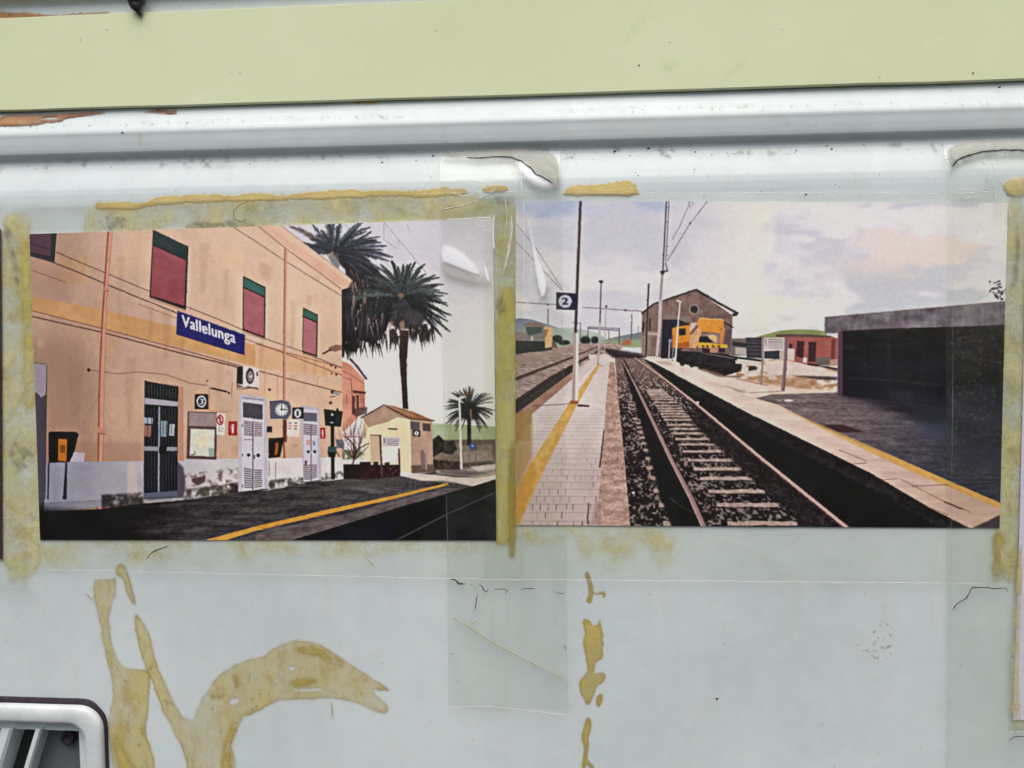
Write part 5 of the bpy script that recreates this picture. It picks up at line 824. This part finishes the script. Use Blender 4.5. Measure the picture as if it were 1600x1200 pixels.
patch('pale_scuff', [[(1022, 4), (1014, 4), (972, 66), (980, 64)], [(1170, 90), (1156, 92), (1126, 124), (1140, 120)], [(1034, 94), (1056, 92), (1056, 108), (1036, 110)]], M_SCUFF, d=-.00275, thick=.00001, soft=4, rough_px=2, pd=-.0028, seed=39, label='faint pale scuffs rubbed into the yellow board', cat='scuff')
# grime
SM = 'dark grime smudges around the photographs'
patch('grime_smudge', [[(165, 340), (180, 332), (200, 345), (225, 355), (222, 364), (160, 362)]], M_GRIME, d=.0003, thick=.00003, soft=2, rough_px=5, nfill=.9, nscale=9, th=.55, label='blotchy dark smudge over the window corner of the station photograph', cat='grime', group=SM, seed=41)
patch('grime_smudge', [[(290, 352), (310, 347), (360, 346), (400, 348), (400, 356), (295, 362)]], M_GRIME, d=.0003, thick=.00003, soft=1.5, rough_px=3, nfill=.5, nscale=9, th=.4, label='long dark smudge on top of the station photograph edge', cat='grime', group=SM, seed=42)
patch('grime_smudge', [[(778, 460), (788, 468), (792, 485), (784, 490), (774, 480)]], M_GRIME, d=.0006, thick=.0001, soft=1.5, rough_px=2, nfill=.3, nscale=6, label='dark grime spot in the strip between the photographs', cat='grime', group=SM, seed=43)
patch('grime_smudge', [[(770, 306), (800, 304), (806, 312), (795, 320), (778, 316)]], M_GRIME, d=.0006, thick=.0001, soft=2, rough_px=3, nfill=.5, nscale=6, label='grey grime patch at the top of the strip between the photographs', cat='grime', group=SM, seed=44)
patch('grime_smudge', [[(1586, 350), (1592, 352), (1591, 420), (1588, 446), (1576, 452), (1584, 420)]], M_GRIME, d=.0006, thick=.0001, soft=1.5, rough_px=2, nfill=.5, nscale=8, th=.42, label='dark grime streak beside the outer edge of the tracks photograph', cat='grime', group=SM, seed=45)
patch('grime_smudge', [[(8, 345), (14, 350), (24, 380), (32, 460), (28, 465), (16, 400), (6, 360)]], M_GRIME, d=.0006, thick=.0001, soft=1.5, rough_px=4, nfill=.9, nscale=10, th=.52, label='dark flecked streak down the glue at the picture edge', cat='grime', group=SM, seed=46)
patch('grime_smudge', [[(14, 690), (50, 690), (56, 720), (30, 740), (14, 720)]], M_GRIME, d=.0006, thick=.0001, soft=1.5, rough_px=5, nfill=1, nscale=7, th=.58, label='thin dark scribble beside the phone in the station photograph', cat='grime', group=SM, seed=47)
patch('grime_smudge', [[(1365, 975), (1385, 965), (1396, 1000), (1395, 1030), (1375, 1038), (1340, 1015), (1350, 1005)]], M_GRIME, d=.0001, thick=.00003, soft=2, rough_px=4, nfill=1, nscale=5, th=.7, nsoft=.12, label='small grey scuff on the bare wall below the tracks photograph', cat='grime', group=SM, seed=48)
g = patch('recess_grime', [[(-20, 256), (400, 243), (800, 234), (1200, 226), (1620, 220), (1620, 236), (1200, 243), (800, 249), (400, 258), (-20, 272)]], M_GRIME, d=.00015, thick=.00003, soft=2.5, rough_px=3, res=.0005, nfill=1, nscale=12, th=.74, depthf=prof, pd=-.004, label='brown dirt collected in the groove under the rib', cat='dirt', seed=49); g['kind'] = 'stuff'
g = patch('rib_scuffs', [[(-20, 198), (400, 184), (800, 172), (1200, 162), (1620, 156), (1620, 164), (1200, 171), (800, 181), (400, 193), (-20, 208)]], M_GRIME, d=.00012, thick=.00002, soft=2, rough_px=2, res=.0004, nfill=1, nscale=4, th=.76, depthf=prof, pd=-.0025, label='fine grey pitting along the top of the white rib', cat='dirt', seed=50); g['kind'] = 'stuff'

# ---------------------------------------------------------------- clear sleeves, tape
M_SLEEVE = film_mat('clear_sleeve_film', (.982, .984, .962), .032, .09, .006, .0005, 40)
M_TAPE = film_mat('clear_tape', (.966, .974, .95), .036, .09, .008, .0006, 70, .018)
M_LIP = film_mat('film_edge', (.96, .96, .93), .08, .2, .07, .0001, 90)
M_HILITE = glue_mat('lifted_film_highlight', (.86, .87, .90), (.9, .9, .92), (.88, .88, .9), .97, .3, 50, 0)  # white highlights on lifted tape, painted as near-opaque colour
M_WHITE = plain('painted_white_gloss', (.86, .87, .89), .35, .5, .02)  # wrinkle gloss and print-edge glow painted in as plain white
M_VEIL = glue_mat('hazy_film_highlight', (.62, .62, .58), (.70, .70, .66), (.5, .48, .42), .5, .3, 50, .2)  # greyish lifted film, also used for a painted whitish highlight
M_DUST = glue_mat('dusty_film', own(146, 147, 134), own(172, 173, 162), own(140, 138, 124), .72, .6, 80, .5)
def sleeve(name, cs, d, label, seed, lips, nx=60, ny=40):
    base = W([cs[3]])[0]; e = empty(name, (base[0], -d, base[1])); tag(e, label, 'plastic sleeve', 'clear sleeves over the photographs')
    sheet('film', cs, M_SLEEVE, d, e, nx, ny, .00018, seed)
    for a, b in lips: strip('film_edge', [cs[a], cs[b]], 1.5, M_LIP, d, .0003, e, jit=.6, seed=seed + a)
    return e
sleeve('plastic_sleeve', [(22, 322), (816, 299), (820, 905), (54, 888)], .0013, 'clear plastic sleeve over the station building photograph', 61, [(3, 2), (0, 1)])
sleeve('plastic_sleeve', [(757, 301), (1592, 304), (1574, 910), (757, 903)], .0016, 'clear plastic sleeve over the railway tracks photograph', 62, [(3, 2), (0, 1), (1, 2)])
def lift(name, pts, mat, d, parent, seed, soft=.8, thick=.00008, rough=.6, nfill=0): return patch(name, [pts], mat, d=d, thick=thick, soft=soft, rough_px=rough, seed=seed, parent=parent, nfill=nfill, nscale=12)
# middle tape
e = empty('tape_strip', (*[float(t) for t in (W([(795, 1108)])[0, 0], -.002)], float(W([(795, 1108)])[0, 1]))); tag(e, 'long clear tape strip running down between and over both photographs', 'tape', 'clear tape strips')
sheet('film', [(688, 240), (874, 234), (888, 1112), (703, 1102)], M_TAPE, .0020, e, 30, 120, .00012, 63, depthf=lambda x, z: np.maximum(prof(x, z), -.0058), edge=lambda U, V: np.stack([0 * U, np.where(V > .97, np.sin(U * 5.2) * 5 - 2, 0) * 1.0], -1))
strip('film_edge', [(688.5, 250), (690, 420), (697, 700), (702, 900), (703, 1102)], 1.2, M_LIP, .0021, .00015, e, depthf=prof, jit=.5, seed=2)
strip('film_edge', [(873, 236), (876, 300), (883, 700), (888, 1110)], 1.2, M_LIP, .0021, .00015, e, depthf=prof, jit=.5, seed=3)
strip('film_edge', [(703, 1102), (760, 1100), (820, 1106), (888, 1114)], 1.4, M_LIP, .0021, .00015, e, jit=.6, seed=4)
lift('lifted_highlight_patch', [(692, 385), (705, 386), (722, 394), (738, 408), (748, 422), (752, 429), (742, 428), (720, 419), (700, 411), (692, 408)], M_HILITE, .0023, e, 5)
lift('lifted_highlight_patch', [(692, 409), (700, 412), (720, 420), (742, 429), (753, 430), (767, 442), (758, 444), (730, 440), (693, 429)], M_VEIL, .0022, e, 6)
lift('lifted_highlight_patch', [(758, 416), (761, 417), (767, 438), (765, 441), (759, 430)], M_HILITE, .0023, e, 7)
lift('lifted_highlight_patch', [(826, 332), (829, 350), (838, 395), (850, 425), (855, 440), (853, 458), (847, 466), (843, 450), (838, 425), (831, 370)], M_HILITE, .0023, e, 8, .8)  # wedge-shaped reflection on the film, painted white
lift('lifted_highlight_patch', [(798, 338), (802, 345), (803, 370), (797, 400), (788, 428), (785, 430), (792, 400), (797, 372)], M_VEIL, .0023, e, 9, 1)  # slim whitish highlight painted on the film
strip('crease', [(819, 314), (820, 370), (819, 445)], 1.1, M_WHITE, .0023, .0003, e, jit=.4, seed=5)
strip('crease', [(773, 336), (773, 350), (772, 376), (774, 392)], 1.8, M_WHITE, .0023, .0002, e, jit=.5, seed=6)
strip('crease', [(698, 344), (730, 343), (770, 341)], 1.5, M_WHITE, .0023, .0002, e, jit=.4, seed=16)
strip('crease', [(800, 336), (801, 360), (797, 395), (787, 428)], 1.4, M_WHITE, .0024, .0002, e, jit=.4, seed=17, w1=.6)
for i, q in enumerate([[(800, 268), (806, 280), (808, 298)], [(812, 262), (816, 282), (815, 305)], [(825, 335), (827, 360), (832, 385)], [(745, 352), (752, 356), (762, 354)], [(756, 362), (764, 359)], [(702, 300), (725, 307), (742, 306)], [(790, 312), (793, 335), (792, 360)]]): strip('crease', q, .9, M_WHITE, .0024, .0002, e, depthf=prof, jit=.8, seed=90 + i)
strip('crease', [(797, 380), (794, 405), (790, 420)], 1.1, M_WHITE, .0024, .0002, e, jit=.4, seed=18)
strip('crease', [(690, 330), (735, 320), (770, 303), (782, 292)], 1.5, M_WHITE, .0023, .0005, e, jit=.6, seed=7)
strip('crease', [(693, 429), (730, 440), (763, 444)], 1.6, M_DIRT, .0022, .0002, e, jit=.8, seed=8)
for i, q in enumerate([[(745, 905), (744, 930), (741, 958)], [(772, 915), (770, 960), (772, 1000)], [(800, 916), (794, 945), (792, 970)], [(866, 930), (870, 980)]]): strip('crease', q, 1.2, M_LIP, .0022, .0003, e, jit=1, seed=20 + i)
M_CREASE = plain('brown_crease', own(160, 150, 114), .5)
strip('crease', [(708, 961), (732, 975), (772, 1001), (820, 1026), (860, 1046), (886, 1059)], 1.7, M_CREASE, .0022, .0002, e, jit=.8, seed=9)
strip('crease', [(733, 974), (742, 968), (750, 966)], 1.8, M_CREASE, .0022, .0002, e, jit=.8, seed=10)
for i, q in enumerate([Zb(80, 208, 110, 212, 135, 235, 165, 232), Zb(188, 232, 200, 245), Zb(225, 238, 250, 245, 255, 262, 270, 280, 280, 258), Zb(305, 255, 385, 262, 372, 288), Zb(440, 256, 530, 260), Zb(622, 268, 650, 288, 684, 278), Zb(78, 598, 102, 590), Zb(668, 545, 686, 575), Zb(225, 285, 210, 380)]): strip('dirt_line', q, 2.4 if i in (0, 7) else 1.3, M_DIRT if 0 else plain('tape_dirt', (.045, .035, .035), .8) if i == 0 else bpy.data.materials['tape_dirt'], .0022, .0001, e, jit=1.6, seed=30 + i)
M_TD = bpy.data.materials['tape_dirt']
Zp = zf(680, 220, 1600 / 340)
patch('dusty_end', [Zp(30, 95, 250, 85, 450, 60, 700, 70, 905, 90, 925, 360, 880, 350, 830, 300, 740, 250, 650, 170, 560, 125, 350, 128, 40, 122)], M_DUST, d=.0022, thick=.0001, soft=1.0, rough_px=1, nfill=.2, nscale=20, seed=64, parent=e, depthf=prof, pd=-.0025)
strip('dirt_line', Zp(230, 125, 340, 132, 450, 118, 560, 122, 640, 158, 715, 215, 745, 255, 820, 290, 875, 330), 2.0, M_TD, .0024, .0002, e, depthf=prof, pd=-.0022, jit=.8, seed=41)
patch('lifted_highlight_patch', [Zp(620, 140, 700, 210, 750, 270, 860, 325, 880, 345, 760, 345, 650, 250, 600, 180)], M_HILITE, d=.0023, thick=.0001, soft=4, rough_px=1, seed=65, parent=e, depthf=prof, pd=-.002)
# outer tapes
e = empty('tape_strip', (float(W([(1560, 1250)])[0, 0]), -.002, float(W([(1560, 1250)])[0, 1]))); tag(e, 'wide clear tape strip down the outer side of the tracks photograph', 'tape', 'clear tape strips')
sheet('film', [(1476, 226), (1760, 222), (1760, 1290), (1474, 1290)], M_TAPE, .0021, e, 30, 120, .00012, 66, depthf=lambda x, z: np.maximum(prof(x, z), -.0058))
strip('film_edge', [(1476, 228), (1482, 262), (1486, 305), (1485, 600), (1482, 900), (1477, 1210)], 1.3, M_LIP, .0022, .00015, e, depthf=prof, jit=.6, seed=11)
patch('dusty_end', [[(1476, 222), (1620, 216), (1620, 236), (1560, 236), (1530, 238), (1505, 247), (1490, 254), (1482, 262)]], M_DUST, d=.0023, thick=.0001, soft=1, rough_px=1, nfill=.2, nscale=18, seed=67, parent=e, depthf=prof, pd=-.0025)
strip('dirt_line', [(1481, 263), (1490, 253), (1505, 246), (1530, 239), (1560, 236), (1620, 237)], 2.6, M_TD, .0025, .0002, e, depthf=prof, pd=-.0022, jit=.7, seed=42)
for i, q in enumerate([[(1484, 950), (1492, 940), (1506, 932), (1514, 916), (1540, 915), (1546, 917), (1568, 916), (1571, 922)], [(1572, 1154), (1582, 1146), (1604, 1146)]]): strip('dirt_line', q, 1.5, M_TD, .0022, .0001, e, jit=.8, seed=44 + i)
for i, q in enumerate([[(1546, 258), (1553, 275), (1562, 292)], [(1560, 262), (1562, 280)], [(1536, 280), (1550, 302), (1556, 330)], [(1488, 298), (1530, 297)], [(1490, 305), (1540, 301)], [(1520, 360), (1524, 366)], [(1541, 262), (1544, 282), (1552, 300)], [(1566, 300), (1571, 318), (1574, 345)], [(1500, 312), (1512, 309), (1528, 311)], [(1550, 310), (1558, 320), (1560, 338)], [(1530, 252), (1538, 258)]]): strip('crease', q, 1.0, M_WHITE, .0024, .0002, e, depthf=prof, jit=1.2, seed=50 + i)  # gloss on the wrinkled corner drawn as white strips
strip('crease', [(1122, 838), (1165, 852), (1212, 884), (1254, 913)], 1.8, M_LIP, .0019, .0003, bpy.data.objects['plastic_sleeve.001'], jit=1, seed=56, w1=2)
e = empty('tape_strip', (float(W([(-40, 922)])[0, 0]), -.002, float(W([(-40, 922)])[0, 1]))); tag(e, 'clear tape strip over the outer edge of the station photograph', 'tape', 'clear tape strips')
sheet('film', [(-140, 338), (30, 332), (49, 921), (-140, 926)], M_TAPE, .0020, e, 20, 80, .00012, 68)
strip('film_edge', [(30, 334), (40, 620), (49, 921)], 1.2, M_LIP, .0021, .00015, e, jit=.5, seed=12); strip('film_edge', [(-60, 925), (49, 921)], 1.4, M_LIP, .0021, .00015, e, jit=.5, seed=13)

# ---------------------------------------------------------------- slivers of the neighbouring prints
M_LAV = plain('lavender_paper', own(206, 200, 222), .5, .3, .03)
M_DARKP = plain('dark_print', own(58, 36, 48), .4, .3, .3, 60)
def solid(name, px, mat, d, th, label, cat, group=None):
    q = W(px, d); n = len(q); V = [(x, -d, z) for x, z in q] + [(x, -(d - th), z) for x, z in q]
    o = mk(name, V, [tuple(range(n))[::-1], tuple(range(n, 2 * n))] + [(i, (i + 1) % n, n + (i + 1) % n, n + i) for i in range(n)], mat); return tag(o, label, cat, group)
solid('paper_sheet', [(1604, 330), (1760, 330), (1760, 1126), (1583, 1125), (1592, 860), (1599, 600)], M_LAV, .0009, .0003, 'pale lavender paper sheet cut off at the edge past the tracks photograph', 'paper')
solid('photo_print', [(-260, 362), (1, 358), (2.5, 600), (3, 873), (-260, 876)], M_DARKP, .0009, .0003, 'thin dark sliver of another photograph at the edge beside the station', 'photograph')
e = sleeve('plastic_sleeve', [(1594, 290), (1800, 290), (1800, 1140), (1573, 1139)], .0024, 'clear plastic sleeve around the lavender paper sheet', 69, [(0, 3), (3, 2)], 20, 40)
patch('dirty_border', [[(1590, 850), (1596, 850), (1587, 1122), (1604, 1124), (1604, 1140), (1574, 1139), (1578, 1000)]], M_STRAW, d=.0012, thick=.0001, soft=1, rough_px=1, nfill=.2, seed=70, parent=e)

# ---------------------------------------------------------------- vent at the corner
M_FRAME = plain('worn_grey_white_plastic', own(184, 188, 188), .45, .4, .12, 90, .0003)
M_GASK = plain('black_rubber_seal', (.03, .022, .03), .7, .3, .4, 300, .0004)
M_SLAT = plain('grey_white_slat', own(190, 198, 196), .4, .4, .05, 60)
M_DUCT = plain('dark_duct_metal', (.055, .06, .062), .55, .4, .25, 80)
def rrect(x0, z0, x1, z1, r, n=10):
    pts = []
    for cx, cz, a in ((x1 - r, z1 - r, 0), (x0 + r, z1 - r, 90), (x0 + r, z0 + r, 180), (x1 - r, z0 + r, 270)):
        for k in range(n + 1): t = math.radians(a + 90 * k / n); pts.append((cx + r * math.cos(t), cz + r * math.sin(t)))
    return pts
def loft(name, loops, mat, parent, caps=False, closed=False):
    n = len(loops[0][0]); V = []; Fc = []
    for pts, d in loops: V += [(x, -d, z) for x, z in pts]
    m = len(loops)
    for i in range(m if closed else m - 1):
        for j in range(n): a, b = i * n + j, i * n + (j + 1) % n; c, dd = ((i + 1) % m) * n + (j + 1) % n, ((i + 1) % m) * n + j; Fc.append((a, b, c, dd))
    if caps: Fc += [tuple(range((m - 1) * n, m * n))]
    return mk(name, V, Fc, mat, parent, True)
ox1, oz1 = W([(155, 1107)], .004)[0]; ox0 = ox1 - .072; oz0 = oz1 - .046
v = empty('vent_grille', ((ox0 + ox1) / 2, -.001, oz0)); tag(v, 'rounded grey-white vent frame with slanted slats and black seal at the corner', 'vent')
def rr(i, r): return rrect(ox0 + i, oz0 + i, ox1 - i, oz1 - i, r)
loft('frame', [(rr(0, .0085), .0004), (rr(0, .0085), .0026), (rr(.0004, .0082), .0035), (rr(.0012, .0078), .0039), (rr(.0026, .0074), .0042), (rr(.0048, .0066), .0042), (rr(.0058, .0062), .0039), (rr(.0063, .006), .0030), (rr(.0064, .006), -.004)], M_FRAME, v)
rs = np.random.RandomState(4)
def wob(pts, a, seed): return [(x + (vn(np.array([x * 900]), np.array([z * 900]), 6, seed)[0] - .5) * a, z + (vn(np.array([x * 900]), np.array([z * 900]), 6, seed + 1)[0] - .5) * a) for x, z in pts]
loft('rubber_seal', [(wob(rr(-.0012, .009), .0007, 3), .0003), (wob(rr(-.001, .009), .0007, 3), .0012), (rr(-.0002, .0086), .0014), (rr(.0002, .0084), .0008)], M_GASK, v)
loft('rubber_lip', [([(x + .0 , z + .0011 * max(0, min(1, (z - oz1 + .004) / .004))) for x, z in rr(-.0009, .009)], .0004), ([(x, z + .0013 * max(0, min(1, (z - oz1 + .004) / .004))) for x, z in rr(-.0008, .009)], .0013), ([(x, z + .0004 * max(0, min(1, (z - oz1 + .004) / .004))) for x, z in rr(-.0005, .009)], .0012)], M_GASK, v)
bx = rrect(ox0 + .0062, oz0 + .0062, ox1 - .0062, oz1 - .0062, .0058); loft('duct', [(bx, .0001), (bx, -.016)], M_DUCT, v, True)
def slat(px_top, px_bot, wpx, k):
    a = W([px_top], .001)[0]; b = W([px_bot], .001)[0]; b = a + (b - a) * ((a[1] - (oz0 + .0065)) / (a[1] - b[1])); w = wpx * .000208; V = []; 
    for q, s in ((a, 1), (b, 1)):
        for dx, d in ((-w / 2, .0012), (-w * .3, .0022), (w * .3, .0022), (w / 2, .0012), (w / 2 - .001, -.010), (-w / 2 - .001, -.010)): V.append((q[0] + dx, -d, q[1]))
    Fc = [(i, (i + 1) % 6, 6 + (i + 1) % 6, 6 + i) for i in range(6)] + [tuple(range(6))[::-1], tuple(range(6, 12))]; return mk('slat', V, Fc, M_SLAT, v)
for i, x in enumerate((62, 12, -36, -80)): slat((x, 1137), (x - 22, 1210), 12 if i == 0 else 22, i)
M_PANEL = plain('inner_grey_panel', own(84, 90, 92), .6, .3, .15, 60)
q = [W([p], -.006)[0] for p in ((73, 1130), (135, 1130), (135, 1290), (45, 1290))]; mk('inner_panel', [(x, .006, z) for x, z in q] + [(x, .009, z) for x, z in q], [(3, 2, 1, 0), (0, 1, 5, 4), (1, 2, 6, 5), (2, 3, 7, 6), (3, 0, 4, 7), (4, 5, 6, 7)], M_PANEL, v)
cx, cz = W([(106, 1153)], -.004)[0]; t = np.linspace(0, 2 * math.pi, 17)[:-1]
loft('screw_boss', [([(cx + r_ * math.cos(a), cz + r_ * math.sin(a)) for a in t], d_) for r_, d_ in ((.0026, -.006), (.0026, -.0035), (.0018, -.003), (.0014, -.0034), (.0010, -.0045))], M_GASK, v, True)

# ---------------------------------------------------------------- odds and ends
M_LEAF = plain('black_withered_leaf', (.018, .012, .016), .75, .25, .5, 250, .0006)
tag(patch('leaf_scrap', [Zt(990, -70, 1130, -60, 1138, 5, 1140, 25, 1128, 45, 1110, 80, 1104, 130, 1096, 136, 1078, 106, 1045, 85, 1018, 58, 1008, 25, 998, 5)], glue_mat('withered_leaf', (.012, .009, .012), (.03, .022, .028), (.02, .012, .012), 1.0, .7, 300, .2, .0006), d=-.0027, thick=.003, soft=.4, rough_px=1.2, pd=-.002, seed=81), 'small black withered scrap hanging over the top of the yellow board', 'scrap')
M_HAIR = plain('dark_hair', (.06, .045, .03), .6)
HG = 'stray hairs stuck to the wall'
for i, (q, l) in enumerate([([(392, 316), (378, 322), (369, 332), (370, 344), (380, 348), (390, 343)], 'thin curled dark hair in the glue above the station photograph'), ([(270, 850), (258, 854), (246, 858), (236, 868), (233, 872)], 'short brown fibre just under the station photograph'), ([(572, 867), (580, 874), (588, 883)], 'tiny straw fibre under the middle of the station photograph'), ([(518, 1096), (519, 1108), (519, 1121)], 'tiny upright fibre hanging below the beak of the glue smear'), ([(265, 928), (274, 936), (282, 940)][:0] or [(134, 926), (141, 932), (147, 938)], 'tiny fibre poking from the upper glue strand')]):
    strip('stray_hair', q, 1.0 if i == 0 else 1.8, M_HAIR if i < 2 else M_CREASE, .0026 if i < 3 else .0003, .0001, None, jit=.5, seed=70 + i, label=l, cat='hair', group=HG)
def specks():
    rs = np.random.RandomState(9); V = []; Fc = []
    spots = [(rs.uniform(0, 1600), None) for _ in range(120)]
    L = []
    for _ in range(70):
        x = rs.uniform(0, 1600); L.append((x, np.interp(x, [0, 400, 800, 1200, 1600], [264, 251, 242, 235, 229]) + rs.normal(0, 5), rs.uniform(.4, 1.2), -.004))
    for _ in range(260): L.append((rs.uniform(0, 1600), rs.uniform(320, 1200), rs.uniform(.3, .9), .0002))
    for _ in range(60): L.append((rs.uniform(0, 1600), rs.uniform(255, 310), rs.uniform(.3, 1.0), -.002))
    for _ in range(14): L.append((rs.uniform(0, 1600), rs.uniform(35, 135), rs.uniform(.4, 1.1), None))
    for x, y, r in [(597, 254, 2), (650, 251, 1.6), (676, 243, 2.2), (1013, 231, 2.6), (960, 236, 2.4), (1300, 232, 2), (1256, 305, 1.8), (196, 209, 1.6), (998, 102, 1.6), (1521, 114, 1.4), (1120, 1092, 2), (1562, 136, 2)]: L.append((x, y, r, -.003 if 200 < y < 310 else None if y < 140 else .0003))
    for x, y, r, d in L:
        if d is None: x_, z_ = W([(x, y)], -.0027)[0]; b = -.0027
        else: x_, z_ = W([(x, y)], d)[0]; b = float(prof(x_, z_)) + .0002
        k = len(V); n = 5; a0 = rs.uniform(0, 6)
        for j in range(n): a = a0 + j * 2 * math.pi / n; q = r * .000208 * rs.uniform(.5, 1.3); V.append((x_ + q * math.cos(a) * 1.3, -b, z_ + q * math.sin(a) * .8))
        V.append((x_, -(b + r * .0001), z_)); Fc += [(k + j, k + (j + 1) % n, k + n) for j in range(n)]
    o = mk('dirt_specks', V, Fc, plain('dark_dirt', (.06, .05, .045), .85, .2, .4)); tag(o, 'tiny dark specks of dirt scattered over wall, rib and board', 'dirt', kind='stuff')
specks()
